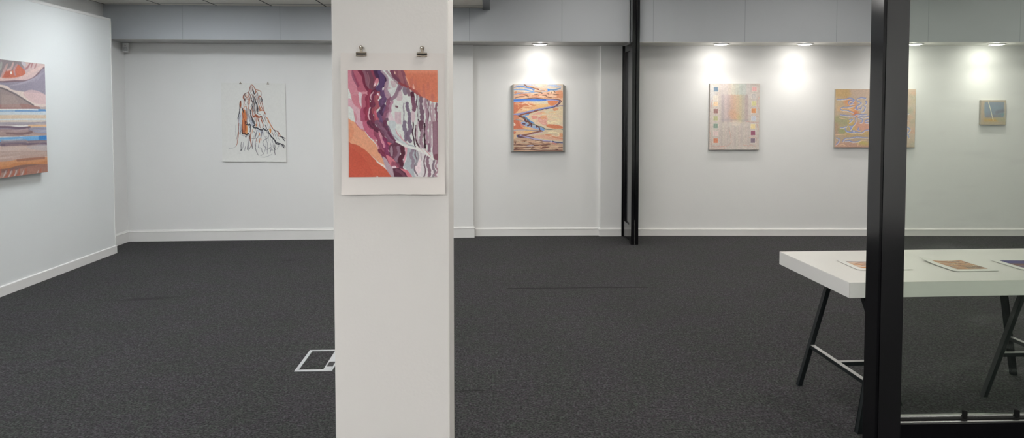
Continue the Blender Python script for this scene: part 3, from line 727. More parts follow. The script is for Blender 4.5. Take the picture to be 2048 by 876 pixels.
# ---- oil of a winding blue river
def art_river():
    c = Canvas(240, 324, (203, 180, 152), 1.36)
    T1 = lambda x, y: ((x / 11.526 - 6.7) / 99.6, (y / 11.526 - 8) / 135.5)
    T2 = lambda x, y: ((x / 11.23 - 6.7) / 99.6, (y / 11.23 + 64) / 135.5)
    c.map = T1
    BL = (78, 126, 200); LB = (140, 168, 212); CR = (220, 200, 170); OR = (204, 122, 84); PK = (212, 146, 128); YE = (220, 176, 116); BRN = (128, 84, 66); DK = (78, 66, 84)
    c.poly([(60, 90), (1230, 90), (1230, 270), (60, 340)], (196, 176, 156), smooth=False)
    for i in range(46):
        y = 100 + rng.random() * 170; x = 80 + rng.random() * 900
        c.stroke([(x, y), (x + 90, y + rng.normal(0, 8)), (x + 220, y + rng.normal(4, 10))], (LB, CR, (160, 170, 200), (210, 196, 180))[i % 4], 1.6, .75, .5)
    c.stroke([(90, 170), (240, 140), (460, 190), (560, 215)], BL, 2.4, .9, .4); c.stroke([(80, 220), (300, 215), (520, 265), (700, 270), (860, 240)], (100, 150, 210), 2.6, .9, .4)
    c.stroke([(470, 180), (540, 230), (560, 260)], BL, 2.2, .9); c.stroke([(850, 210), (950, 220), (1060, 215), (1165, 185)], (90, 130, 180), 2.8, .9, .3)
    c.poly([(845, 200), (900, 200), (910, 250), (840, 260)], (60, 130, 215))
    c.stroke([(320, 95), (390, 140), (480, 160), (560, 180), (600, 200), (650, 215)], BRN, 2.6, .95, .3)
    c.stroke([(400, 135), (520, 150), (640, 190), (800, 215), (850, 235), (700, 260), (590, 262), (560, 245), (650, 220)], (216, 170, 134), 2.8, .9, .2)
    c.stroke([(570, 258), (640, 262), (700, 240), (800, 240)], (150, 92, 70), 1.1, .9)
    c.stroke([(620, 200), (660, 215)], (110, 50, 50), 2.6, .9)
    c.poly([(100, 270), (150, 265), (140, 310), (95, 310)], (206, 132, 96)); c.stroke([(75, 340), (200, 310), (420, 290), (560, 280)], (120, 140, 195), 1.7, .9, .3)
    c.poly([(70, 350), (300, 310), (560, 300), (900, 260), (1160, 240), (1225, 260), (1225, 470), (900, 430), (500, 420), (70, 440)], (210, 166, 136))
    for i in range(26):
        y = 290 + rng.random() * 130; x = 100 + rng.random() * 1000
        c.stroke([(x, y), (x + 80, y - 8 + rng.normal(0, 6)), (x + 160, y + rng.normal(0, 10))], (OR, PK, (224, 190, 160), (196, 140, 110))[i % 4], 2.2, .7, .5)
    c.poly([(1080, 250), (1200, 250), (1220, 400), (1100, 380), (1060, 300)], (208, 138, 102), .9); c.poly([(920, 260), (1000, 245), (1000, 300), (940, 300)], (222, 190, 158))
    for p in ([(110, 415), (210, 385), (330, 378)], [(310, 335), (360, 350), (440, 385)], [(560, 330), (620, 330), (670, 355)], [(720, 290), (740, 315)], [(740, 350), (820, 355), (860, 390)], [(870, 400), (965, 398)],
              [(950, 270), (955, 305)], [(1000, 245), (1045, 280)], [(870, 300), (880, 325)], [(620, 300), (700, 280), (740, 300)], [(1000, 330), (1130, 335)]):
        c.stroke(p, (104, 78, 62), 1.7, .85, .4)
    c.poly([(60, 500), (480, 490), (900, 475), (1090, 470), (1120, 500), (1030, 600), (800, 670), (600, 700), (420, 740), (230, 790), (60, 800)], (220, 170, 130))
    c.poly([(70, 510), (480, 498), (500, 580), (380, 600), (230, 660), (130, 760), (70, 760)], (208, 120, 88)); c.poly([(480, 500), (880, 480), (850, 560), (700, 590), (500, 560)], (206, 192, 166))
    c.poly([(880, 475), (1100, 475), (1110, 510), (1000, 590), (900, 560)], (208, 124, 84)); c.poly([(520, 560), (900, 560), (820, 640), (500, 690), (300, 700)], (222, 176, 112), .8)
    for i in range(26):
        y = 520 + rng.random() * 200; x = 90 + rng.random() * 500
        c.stroke([(x, y), (x + 60, y - 24), (x + 140, y - 10), (x + 190, y + 12)], ((226, 190, 150), (222, 156, 124), (230, 200, 150), OR)[i % 4], 1.7, .7, .5)
    c.stroke([(265, 550), (350, 530), (430, 570), (500, 600)], (232, 196, 164), 1.6, .9); c.stroke([(170, 560), (200, 600), (190, 640)], (226, 176, 120), 1.6, .8)
    c.poly([(75, 440), (300, 435), (640, 425), (860, 440), (860, 470), (640, 490), (400, 490), (75, 505)], (96, 136, 206))
    c.stroke([(80, 470), (300, 450), (600, 455), (850, 455)], (60, 110, 205), 3, .8, .3); c.stroke([(80, 495), (400, 480), (620, 480)], (130, 165, 225), 1.6, .8)
    c.stroke([(850, 455), (1000, 450), (1110, 465), (1150, 490), (1120, 540), (1050, 590), (960, 620), (800, 660), (600, 690)], (140, 150, 205), 3.0, .95)
    c.stroke([(340, 432), (560, 412), (750, 432), (900, 432), (1080, 445), (1170, 470), (1180, 495), (1110, 570), (1020, 620)], (110, 58, 52), 1.6, .95, .2)
    c.stroke([(1150, 480), (1110, 550), (1030, 620)], (104, 70, 80), 2.8, .8, .2)
    c.stroke([(1060, 610), (1140, 600), (1225, 590)], (120, 108, 150), 2.4, .9, .3)
    c.stroke([(80, 800), (260, 775), (420, 735), (600, 695), (800, 650), (1000, 620)], (130, 140, 196), 4.0, .95)
    c.stroke([(560, 710), (700, 690), (900, 650), (1010, 622)], (74, 76, 112), 2.4, .9, .3)
    c.stroke([(200, 830), (260, 800), (380, 770), (560, 730), (640, 700)], (136, 76, 70), 3.0, .95, .2)
    c.stroke([(200, 830), (250, 870)], (86, 48, 66), 3.4, .95)
    c.poly([(70, 810), (170, 815), (200, 870), (70, 900)], (206, 118, 90))
    c.poly([(400, 800), (600, 730), (1010, 640), (1225, 620), (1225, 900), (380, 900)], (206, 186, 152)); c.poly([(480, 820), (650, 740), (850, 680), (720, 800), (640, 880), (480, 890)], (216, 156, 140), .9)
    for i in range(34):
        y = 690 + rng.random() * 190; x = 650 + rng.random() * 480
        c.stroke([(x, y), (x + 50, y - 12), (x + 130, y + rng.normal(0, 12))], ((214, 196, 160), (222, 178, 120), (206, 140, 110), (198, 188, 160))[i % 4], 2, .65, .5)
    c.poly([(1000, 650), (1120, 640), (1100, 690), (1010, 710)], (206, 132, 96), .8)
    c.poly([(300, 830), (440, 780), (400, 840), (330, 890)], (72, 136, 214))
    c.map = T2
    c.poly([(60, 20), (230, 30), (330, 130), (500, 230), (700, 320), (60, 310)], (212, 170, 138)); c.poly([(60, 100), (200, 110), (330, 270), (100, 290), (60, 290)], (206, 112, 84)); c.poly([(200, 120), (280, 160), (330, 250), (260, 260)], (216, 140, 120), .8)
    c.poly([(60, 0), (190, 0), (200, 60), (60, 70)], (206, 122, 92), .8); c.stroke([(70, 160), (110, 200), (90, 210)], (226, 210, 196), 2.5, .9); c.stroke([(300, 260), (400, 285), (470, 300)], (224, 184, 120), 3, .8)
    c.poly([(330, -10), (1185, -10), (1185, 310), (820, 300), (700, 240), (500, 160), (380, 80)], (212, 188, 158))
    c.poly([(480, 0), (620, 10), (600, 60), (510, 70)], (216, 132, 120), .8); c.poly([(640, 40), (830, 20), (820, 200), (720, 190), (640, 120)], (214, 146, 136), .8); c.poly([(690, 0), (830, -10), (800, 80), (700, 60)], (220, 156, 110), .8)
    c.poly([(820, 200), (900, 190), (1040, 200), (1185, 240), (1185, 280), (1000, 285), (840, 250)], (208, 122, 88))
    for i in range(30):
        y = 0 + rng.random() * 190; x = 800 + rng.random() * 280
        c.stroke([(x, y), (x + 60, y - 14), (x + 120, y + rng.normal(0, 14))], ((216, 198, 166), (224, 206, 160), (214, 178, 140), (200, 190, 158))[i % 4], 1.9, .7, .5)
    c.stroke([(820, 140), (850, 130), (900, 160), (1010, 130), (1100, 180)], (226, 210, 170), 1.8, .9)
    for i in range(14):
        y = 40 + rng.random() * 150; x = 540 + rng.random() * 240
        c.stroke([(x, y), (x + 30, y - 20), (x + 60, y)], ((224, 178, 160), (206, 130, 120))[i % 2], 1.8, .6, .5)
    c.poly([(240, 150), (320, 130), (480, 210), (640, 230), (760, 290), (740, 350), (640, 310), (500, 270), (380, 240), (280, 200)], (140, 164, 202))
    c.stroke([(290, 0), (340, 30), (450, 120), (540, 165)], (70, 130, 205), 3.4, .9, .4)
    c.stroke([(180, -10), (300, 30), (380, 80), (480, 170), (560, 200), (640, 235), (720, 250), (800, 295), (900, 305), (1185, 308)], (92, 112, 112), 1.8, .95)
    c.stroke([(200, 0), (300, 40), (330, 100), (400, 130), (470, 190)], (110, 70, 64), 3.2, .85, jit=.5)
    for p in ([(290, 175), (330, 180)], [(400, 220), (440, 200)], [(340, 80), (360, 130), (400, 110)], [(480, 170), (480, 230)], [(590, 225), (600, 250)]): c.stroke(p, (96, 56, 66), 3, .9)
    c.stroke([(620, 235), (660, 270), (670, 320), (715, 340)], (110, 64, 56), 2.2, .95); c.stroke([(690, 290), (760, 310)], (90, 140, 210), 3.4, .8)
    c.stroke([(130, 85), (240, 100), (330, 130)], (136, 138, 150), 1.6, .85); c.stroke([(80, 325), (300, 318), (480, 330), (660, 330)], (140, 150, 186), 2.2, .9, .3); c.stroke([(330, 332), (650, 332)], (96, 100, 120), .9, .8)
    c.poly([(60, 340), (640, 345), (480, 400), (300, 430), (150, 440), (60, 560)], (218, 178, 140)); c.poly([(60, 350), (130, 360), (110, 400), (60, 400)], (208, 120, 90)); c.stroke([(330, 360), (480, 350)], (224, 180, 110), 3, .8)
    c.poly([(480, 440), (720, 350), (1185, 315), (1185, 610), (900, 580), (600, 520), (440, 480)], (206, 186, 154)); c.poly([(480, 460), (900, 420), (1185, 500), (1185, 560), (950, 540), (650, 500)], (216, 160, 136), .8)
    c.stroke([(800, 420), (900, 440), (1000, 480), (1185, 520)], (208, 132, 98), 3, .8, .3); c.poly([(1100, 400), (1185, 400), (1185, 480), (1090, 460)], (212, 140, 100), .8); c.stroke([(860, 370), (1000, 370), (1100, 400), (1080, 460), (900, 450)], (228, 212, 176), 1.8, .9, jit=.4)
    c.stroke([(720, 345), (620, 365), (480, 400), (360, 430), (240, 445)], (136, 88, 78), 4.0, .95, .2); c.stroke([(720, 365), (600, 390), (480, 420), (380, 450)], (200, 176, 200), 1.8, .8)
    c.poly([(150, 435), (240, 425), (330, 490), (200, 495), (150, 470)], (96, 70, 84)); c.stroke([(150, 440), (160, 470)], (80, 110, 180), 2, .9)
    c.stroke([(230, 445), (360, 480), (520, 520), (720, 555), (900, 580), (1060, 600), (1185, 605)], (160, 156, 200), 3.6, .95); c.stroke([(220, 455), (360, 500), (560, 545), (760, 580), (900, 585)], (110, 76, 92), 1.5, .9); c.stroke([(960, 570), (1040, 600), (1185, 610)], (60, 66, 92), 1.6, .9)
    c.stroke([(260, 450), (400, 465), (540, 490)], (110, 62, 60), 1.4, .9)
    c.poly([(60, 540), (350, 500), (600, 560), (1000, 610), (1185, 640), (1185, 800), (60, 800)], (192, 156, 130))
    for i in range(90):
        y = 540 + rng.random() * 230; x = 70 + rng.random() * 950
        if y < 520 + (x - 300) * .14: continue
        L = 60 + rng.random() * 160
        c.stroke([(x, y), (x + L / 2, y + rng.normal(0, 5)), (x + L, y + rng.normal(0, 7))], ((218, 186, 156), (136, 92, 74), (110, 70, 64), (206, 160, 130), (196, 176, 150))[i % 5], 1.1 + rng.random() * .9, .85, .5)
    for p in ([(80, 590), (120, 600), (110, 630)], [(70, 655), (500, 660), (900, 650)], [(480, 760), (500, 710), (560, 720)], [(1090, 720), (1185, 715)], [(70, 770), (400, 760), (700, 780), (1180, 780)]): c.stroke(p, (96, 58, 56), 1.5, .9)
    c.stroke([(380, 680), (520, 670)], (176, 174, 204), 2.8, .9, .4); c.stroke([(960, 610), (1030, 640)], (206, 120, 116), 3, .7)
    c.grain(.10, 110, 150)
    return c

# ---- pale canvas with two columns of small colour squares
def art_squares():
    c = Canvas(210, 280, (196, 182, 172), 1.33); c.sat = .68
    def T(x, y):
        v = (y / 6.0 - 7.2) / 132.6
        return ((x / 6.0 - 6.3 + 0.9 * v) / 99.3, v)
    c.map = T
    for i in range(14):
        x = 150 + i * 27
        c.stroke([(x, 30), (x, 820)], ((206, 186, 176), (190, 178, 172), (200, 192, 176))[i % 3], 5, .35, soft=4)
    for i, col in enumerate(((196, 182, 178), (200, 186, 180), (206, 190, 176), (200, 196, 176), (188, 192, 176), (176, 188, 178), (182, 190, 184), (196, 188, 184))):
        c.stroke([(190 + i * 44, 40), (190 + i * 44, 200)], col, 8, .8, soft=7)
    for i, col in enumerate(((176, 158, 162), (196, 172, 172), (190, 160, 158), (206, 158, 136), (212, 164, 128), (206, 172, 130), (196, 176, 132), (184, 172, 150), (176, 152, 150))):
        c.stroke([(195 + i * 35, 195), (195 + i * 35, 485)], col, 6.5, .75, soft=6)
    c.stroke([(190, 480), (490, 490)], (166, 156, 160), 4, .45, soft=6); c.stroke([(300, 400), (350, 440)], (224, 158, 110), 14, .4, soft=14)
    c.stroke([(380, 440), (400, 500)], (196, 190, 120), 7, .4, soft=10); c.poly([(310, 490), (400, 490), (390, 545), (320, 545)], (214, 196, 178), .6)
    c.stroke([(60, 110), (60, 240)], (196, 204, 210), 16, .45, soft=16)
    for i in range(22):
        x = 160 + i * 17
        c.stroke([(x, 570), (x + 2, 790)], (180, 158, 152), .8, .55, jit=.25)
    for p in ([(270, 570), (290, 760), (160, 800), (50, 795)], [(60, 330), (60, 260), (80, 240)], [(490, 425), (560, 435), (620, 432)], [(480, 500), (580, 510), (620, 505)], [(440, 780), (490, 790), (500, 800), (530, 780), (585, 800)],
              [(630, 200), (600, 280), (628, 360)], [(510, 690), (590, 690), (588, 770)], [(150, 830), (190, 800), (210, 830), (60, 832)], [(600, 530), (620, 600)], [(40, 620), (60, 780)]):
        c.stroke(p, (212, 146, 132), .9, .8, jit=.35)
    sq = (((110, 112), (96, 124, 150)), ((108, 288), (224, 186, 140)), ((110, 374), (158, 108, 104)), ((108, 461), (176, 176, 118)), ((109, 551), (128, 154, 136)), ((108, 640), (206, 178, 174)), ((110, 729), (222, 122, 84)),
          ((569, 110), (222, 156, 154)), ((565, 282), (202, 196, 124)), ((562, 369), (222, 136, 76)), ((562, 462), (180, 186, 200)), ((555, 557), (222, 196, 130)), ((556, 637), (158, 76, 104)), ((555, 727), (128, 106, 124)), ((107, 215), (206, 194, 178)), ((560, 195), (184, 176, 172)))
    for (x, y), col in sq:
        c.poly([(x - 34, y - 34), (x + 34, y - 34), (x + 34, y + 34), (x - 34, y + 34)], (210, 200, 192), .5, False)
        c.poly([(x - 26, y - 26), (x + 26, y - 26), (x + 26, y + 26), (x - 26, y + 26)], col, .95, False)
        for j in range(3): c.stroke([(x - 22 + j * 20, y - 24), (x - 22 + j * 20, y + 24)], [min(255, q * 1.15) for q in col], 2, .35)
    c.grain(.10, 100, 135); c.grain(.05, 40, 50)
    return c

# ---- wide canvas with looping blue lines
def art_swirl():
    c = Canvas(300, 222, (190, 168, 146), .735)
    T = lambda x, y: ((x / 6.738 - 6.2) / 158, (y / 6.738 - 6.5) / 116.5)
    c.map = T
    for p, col, w, al in (([(60, 60), (120, 120), (200, 90)], (196, 160, 104), 14, .8), ([(300, 60), (450, 80)], (192, 168, 150), 16, .8), ([(60, 220), (180, 240)], (194, 170, 136), 14, .8), ([(60, 470), (180, 480)], (158, 158, 118), 14, .8),
                          ([(60, 560), (200, 600)], (176, 162, 126), 12, .8), ([(100, 600), (160, 620)], (150, 160, 110), 7, .7), ([(200, 210), (300, 270), (320, 350)], (216, 148, 102), 11, .8), ([(270, 320), (320, 390)], (214, 120, 86), 6, .8),
                          ([(100, 310), (280, 320)], (222, 176, 120), 8, .7), ([(330, 540), (480, 560)], (208, 150, 128), 12, .8), ([(200, 660), (480, 650)], (198, 164, 98), 7, .8), ([(60, 700), (480, 700)], (178, 156, 130), 9, .7),
                          ([(60, 800), (480, 800)], (190, 146, 128), 9, .8), ([(380, 250), (420, 320)], (196, 182, 166), 14, .7), ([(250, 480), (280, 580)], (204, 174, 96), 8, .8), ([(360, 760), (470, 780)], (190, 178, 98), 5, .8),
                          ([(60, 520), (60, 640)], (170, 138, 120), 6, .7)):
        c.stroke(p, col, w, al, .2, soft=12)
    for i in range(60):
        x = 560 + rng.random() * 560; y = 60 + rng.random() * 740
        c.stroke([(x, y), (x + 40, y + rng.normal(0, 20)), (x + 90, y + rng.normal(0, 20))], ((196, 170, 152), (180, 170, 130), (206, 156, 130), (190, 176, 160), (160, 164, 140))[i % 5], 6, .4, .3, soft=8)
    for i in range(16):
        x = 600 + rng.random() * 330; y = 160 + rng.random() * 460
        P = [(x + 55 * math.cos(a) * (1 + .4 * rng.random()), y + 36 * math.sin(a)) for a in (0, 1.2, 2.5, 3.8, 5)]
        c.stroke(P, (226, 212, 196), 2.4, .7); c.stroke(P, (134, 148, 196), 1.1, .7, jit=.2)
    BLU = (122, 140, 200)
    curves = ([(60, 185), (160, 180), (240, 165), (290, 180)], [(215, 240), (225, 205), (290, 190), (260, 230), (230, 250), (290, 240)], [(340, 170), (380, 160), (440, 165), (430, 180)], [(330, 170), (330, 200), (385, 235), (330, 270), (300, 310)],
              [(290, 270), (220, 285), (140, 290), (110, 305), (130, 325), (200, 330), (280, 360)], [(110, 390), (200, 400), (290, 410)], [(440, 200), (455, 225), (440, 250)], [(330, 280), (320, 310), (345, 320)],
              [(350, 300), (380, 310), (390, 280)], [(410, 265), (440, 290), (420, 340), (390, 355)], [(300, 400), (330, 380), (400, 390), (460, 385)], [(340, 400), (400, 420), (460, 420), (500, 405)],
              [(230, 455), (270, 450), (260, 470), (230, 500)], [(310, 430), (320, 480), (290, 530), (250, 560), (270, 600), (330, 620), (400, 630), (440, 600), (500, 590)], [(350, 430), (400, 450), (400, 490), (370, 500)],
              [(440, 490), (450, 465), (500, 455)], [(440, 495), (500, 500)], [(200, 540), (180, 570), (200, 610), (260, 620), (300, 600)], [(190, 610), (250, 625), (320, 630)], [(60, 700), (100, 715), (90, 760), (60, 790)],
              [(150, 750), (180, 710), (260, 700), (340, 690), (480, 700)], [(180, 745), (240, 740), (280, 755), (340, 750), (380, 735)], [(360, 560), (350, 590), (380, 600)], [(230, 540), (270, 550), (250, 590)], [(110, 560), (150, 560), (180, 550)],
              [(960, 600), (1000, 560), (1040, 590), (1000, 640), (960, 620)], [(960, 680), (1010, 660), (1030, 700)], [(880, 470), (960, 450), (1000, 460)], [(940, 380), (1020, 376)])
    for p in curves:
        c.stroke([(x + 4, y + 7) for x, y in p], (226, 214, 198), 1.5, .8, .3)
        c.stroke(p, BLU, 1.25, .92, .3, jit=.12)
    for p in ([(50, 660), (120, 655), (200, 650)], [(110, 300), (200, 300), (280, 330)], [(100, 430), (200, 450)], [(350, 810), (360, 770), (400, 740), (470, 730)], [(110, 800), (150, 790), (200, 810)]): c.stroke(p, (222, 190, 150), 1.1, .8, .3)
    c.grain(.09, 140, 100); return c

# ---- small canvas: blue ground, one pale diagonal line
def art_small():
    c = Canvas(120, 118, (166, 152, 132), .98)
    c.map = lambda x, y: ((x - 140) / 630, (y - 130) / 605)
    c.poly([(235, 180), (715, 185), (715, 560), (235, 540)], (122, 132, 146), smooth=False)
    c.stroke([(250, 190), (700, 190)], (128, 136, 150), 6, .6, soft=6); c.stroke([(250, 260), (260, 400)], (120, 140, 160), 14, .6, soft=10)
    c.stroke([(400, 300), (640, 330)], (118, 136, 152), 22, .6, soft=14); c.stroke([(540, 430), (700, 390)], (112, 112, 124), 12, .8, soft=9); c.stroke([(580, 510), (710, 480)], (104, 138, 146), 10, .8, soft=8)
    c.stroke([(300, 540), (620, 520)], (126, 122, 128), 12, .8, soft=9)
    c.stroke([(240, 620), (560, 620)], (176, 148, 98), 15, .9, soft=9); c.stroke([(560, 600), (760, 620)], (158, 152, 124), 15, .8, soft=10); c.stroke([(150, 700), (760, 700)], (166, 150, 126), 10, .8, soft=6)
    c.stroke([(350, 620), (540, 630)], (190, 142, 72), 4, .7, .5, soft=3); c.stroke([(400, 665), (580, 655)], (186, 160, 116), 2, .7)
    c.stroke([(175, 200), (190, 640)], (170, 150, 130), 9, .7, soft=4); c.stroke([(740, 200), (745, 560)], (160, 154, 144), 6, .7, soft=4)
    c.stroke([(320, 170), (390, 390), (455, 630)], (214, 206, 176), 2.6, .95)
    c.grain(.10, 60, 60); return c

# ---- broad landscape in bands
def art_bands():
    c = Canvas(330, 300, (176, 160, 158), .85)
    def G(px, py):
        top = 119 + 9 * px / 90; bot = 356 - 11 * px / 95
        return (.485 + px / 92.5 * .515, (py - top) / (bot - top))
    c.map = lambda x, y: G(x / 6.74, 110 + y / 6.74)
    X0 = -620
    c.poly([(X0, 40), (620, 60), (620, 520), (X0, 460)], (150, 138, 150), smooth=False)
    c.poly([(X0, 40), (330, 70), (320, 160), (0, 300), (X0, 260)], (138, 126, 128), tex=.3)
    c.poly([(300, 90), (620, 110), (600, 190), (440, 300), (300, 350), (0, 350), (X0, 360), (X0, 300), (0, 300), (200, 330), (340, 220)], (200, 172, 168), tex=.2)
    c.poly([(20, 280), (110, 200), (160, 215), (220, 130), (270, 150), (340, 230), (300, 280), (170, 320), (60, 320)], (196, 108, 86)); c.poly([(70, 240), (130, 210), (130, 290), (60, 300)], (186, 96, 76), .8)
    c.poly([(135, 240), (150, 220), (162, 250), (145, 262)], (222, 212, 204))
    for p, col, w in (([(100, 130), (60, 220), (20, 300)], (190, 150, 146), 2.4), ([(180, 110), (150, 180), (100, 210)], (200, 160, 156), 2), ([(30, 110), (10, 200)], (160, 160, 156), 2.4), ([(410, 110), (370, 170), (340, 190)], (160, 104, 108), 1.6),
                      ([(440, 110), (420, 170)], (164, 108, 110), 1.6), ([(500, 120), (470, 180)], (170, 120, 120), 1.6), ([(340, 130), (300, 110)], (180, 180, 190), 3), ([(230, 130), (190, 200), (200, 270)], (176, 140, 146), 2)):
        c.stroke(p, col, w, .8, .3)
    c.stroke([(X0, 330), (-200, 330), (150, 330), (300, 300), (400, 240), (600, 150)], (206, 176, 170), 2.6, .8)
    c.stroke([(X0, 350), (-200, 350), (0, 365), (200, 352), (340, 350), (450, 310), (520, 250), (610, 170)], (122, 96, 104), 1.4, .95)
    c.poly([(X0, 370), (0, 372), (200, 362), (400, 340), (520, 260), (610, 190), (625, 520), (480, 520), (340, 490), (150, 460), (0, 400), (X0, 400)], (142, 134, 150), tex=.2)
    for i in range(12): c.stroke([(100 + i * 35, 420 - i * 6), (220 + i * 30, 400 - i * 10), (330 + i * 25, 380 - i * 14)], (160, 150, 166), 1, .5, .4)
    c.poly([(X0, 420), (0, 400), (160, 470), (340, 500), (620, 540), (625, 690), (440, 680), (300, 600), (100, 480), (X0, 440)], (206, 188, 180)); c.poly([(300, 520), (430, 470), (620, 540), (620, 660), (430, 640)], (198, 166, 168), .8)
    c.poly([(X0, 450), (0, 440), (150, 510), (300, 590), (440, 680), (520, 730), (200, 730), (X0, 720)], (146, 128, 126), tex=.2)
    c.stroke([(0, 440), (100, 480), (250, 560), (440, 680)], (96, 88, 92), 1.3, .7); c.stroke([(X0, 690), (0, 700), (300, 690), (520, 728)], (160, 112, 104), 3.6, .7); c.stroke([(X0, 728), (200, 728), (420, 728)], (140, 92, 92), 1, .7)
    for i in range(8): c.stroke([(20, 540 + i * 22), (180 + i * 12, 560 + i * 20)], (166, 146, 140), 1.2, .5)
    c.poly([(X0, 730), (620, 735), (625, 820), (X0, 820)], (186, 200, 208), smooth=False)
    c.stroke([(X0, 760), (0, 755), (200, 758), (400, 750), (610, 756)], (122, 160, 196), 3.0, .9); c.stroke([(200, 758), (330, 752), (600, 756)], (80, 134, 192), 2.6, .85)
    c.stroke([(X0, 736), (250, 735), (500, 740)], (216, 216, 214), 1.1, .9)
    c.map = lambda x, y: G(x / 5.84, 230 + y / 5.84)
    def band(y0, y1, col, al=1):
        c.poly([(-560, y0), (560, y0), (560, y1), (-560, y1)], col, al, False)
    band(-40, 20, (186, 196, 202)); band(20, 60, (190, 200, 204)); band(60, 84, (196, 186, 176)); band(84, 120, (150, 140, 148)); band(120, 142, (202, 178, 150)); band(142, 185, (140, 128, 142)); band(185, 255, (160, 136, 132))
    band(248, 266, (214, 206, 204)); band(266, 296, (90, 146, 196)); band(296, 355, (124, 110, 122)); band(355, 420, (188, 164, 154)); band(420, 470, (176, 150, 140)); band(470, 540, (176, 146, 134)); band(540, 640, (182, 136, 104)); band(620, 760, (160, 124, 112))
    c.stroke([(-500, 18), (0, 22), (200, 20), (540, 22)], (206, 178, 148), 3, .85); c.stroke([(0, 70), (300, 68)], (204, 186, 168), 1.2, .8); c.stroke([(-560, 100), (200, 96), (400, 102), (540, 88)], (158, 150, 160), 1.8, .8)
    c.stroke([(-560, 132), (0, 124), (200, 132), (330, 130)], (216, 214, 214), 1.4, .9); c.stroke([(320, 132), (540, 130)], (214, 170, 124), 2.4, .8); c.stroke([(-560, 148), (0, 138), (200, 150), (330, 144)], (104, 84, 104), 1.6, .9)
    c.poly([(330, 150), (540, 145), (540, 210), (380, 200)], (142, 148, 174), .9); c.stroke([(60, 215), (250, 220), (350, 200)], (118, 92, 96), 2, .8); c.stroke([(0, 180), (180, 190), (300, 170)], (178, 150, 146), 2.2, .8)
    c.stroke([(-560, 272), (100, 268), (300, 258), (530, 248)], (222, 214, 214), 1.4, .9); c.stroke([(-560, 288), (0, 286), (200, 280), (400, 272), (530, 268)], (96, 158, 206), 3.4, .95); c.stroke([(450, 270), (530, 266)], (48, 120, 190), 3.6, .9)
    c.stroke([(0, 310), (200, 305), (270, 300), (300, 325)], (150, 130, 134), 1.8, .8); c.stroke([(0, 350), (200, 345), (540, 345)], (108, 88, 104), 2, .8); c.poly([(300, 360), (540, 350), (540, 420), (330, 400)], (172, 164, 168), .7)
    for i in range(40):
        y = 90 + rng.random() * 440; x = -500 + rng.random() * 950
        c.stroke([(x, y), (x + 120, y + rng.normal(0, 6)), (x + 260, y + rng.normal(-4, 8))], ((190, 168, 160), (140, 116, 118), (196, 180, 174), (170, 140, 130))[i % 4], 1.3, .4, .5)
    c.stroke([(0, 560), (150, 545), (330, 520), (550, 498)], (206, 190, 180), 1.8, .6)
    c.stroke([(-560, 600), (0, 590), (200, 560), (400, 545), (550, 535)], (200, 134, 88), 6, .85); c.stroke([(-560, 620), (0, 630), (150, 590), (350, 590), (550, 560)], (190, 120, 76), 3.4, .7); c.stroke([(170, 530), (300, 520), (500, 505)], (150, 100, 84), 2, .8)
    c.stroke([(-560, 660), (0, 650), (200, 610), (400, 600), (550, 600)], (120, 90, 88), 2.8, .8); c.poly([(250, 620), (550, 580), (550, 680), (350, 690), (230, 700)], (160, 110, 94), .8)
    for x in (-340, -260, -180, -90, 0, 60, 120, 200, 380): c.stroke([(x + 40, 650), (x + 24, 690), (x, 730)], (190, 184, 184), 1.3, .7, .6); c.stroke([(x + 70, 640), (x + 60, 690), (x + 20, 735)], (172, 96, 76), 2.6, .8, .4)
    c.grain(.08, 150, 130); return c

def art_print(kind):
    c = Canvas(110, 90, (214, 206, 194), .8)
    if kind == 2:
        c.poly([(0, 0), (1, 0), (1, 1), (0, 1)], (196, 150, 116), smooth=False)
        for i in range(46):
            x, y = rng.random() - .15, rng.random() * .95
            c.stroke([(x, y), (x + .12, y - .05 + rng.normal(0, .03)), (x + .28, y + rng.normal(0, .05))], ((214, 186, 150), (110, 96, 104), (170, 116, 84), (90, 70, 66), (222, 200, 168), (140, 132, 140))[i % 6], 3.2, .9, .4)
        for i in range(18): c.stroke([(.42 + i * .035, .98), (.46 + i * .033, .78), (.42 + i * .036, .55)], ((70, 56, 56), (206, 190, 170))[i % 2], 1.8, .9, .3)
    elif kind == 1:
        c.poly([(0, 0), (1, 0), (1, 1), (0, 1)], (212, 184, 160), smooth=False)
        for i in range(24):
            x, y = rng.random() - .15, rng.random() * .9
            c.stroke([(x, y), (x + .15, y - .06 + rng.normal(0, .03)), (x + .34, y + rng.normal(0, .05))], ((226, 206, 188), (120, 84, 84), (206, 130, 76), (96, 66, 66), (196, 150, 126))[i % 5], 4, .9, .4)
        c.stroke([(0, .05), (.4, .02), (.9, .08)], (84, 60, 66), 6, .9); c.stroke([(.1, .92), (.5, .86)], (214, 130, 66), 12, .8); c.poly([(.8, .82), (1, .78), (1, 1), (.82, 1)], (110, 170, 216))
    else:
        for i, col in enumerate(((96, 92, 130), (84, 84, 140), (84, 84, 150), (120, 100, 110), (128, 96, 90), (140, 110, 110), (110, 96, 130), (150, 130, 140))):
            c.poly([(0, i / 8), (1, i / 8), (1, (i + 1.2) / 8), (0, (i + 1.2) / 8)], col, smooth=False)
        for i in range(26):
            x, y = rng.random() * .8, rng.random()
            c.stroke([(x, y), (x + .2, y + rng.normal(0, .01)), (x + .4, y)], ((70, 70, 120), (150, 120, 110), (110, 100, 150), (90, 66, 70))[i % 4], 3, .7, .5)
    c.grain(.08, 40, 40); return c


# ------------------------------------------------------------------ the room
HI, LO, SOF = 3.40, 2.855, 2.46
bm = bmesh.new(); box(bm, -4.62, 8.35, -3.55, 9.2, -.12, 0); struct('floor', bm, M_CARPET, label='dark charcoal carpet tiles covering the gallery floor')

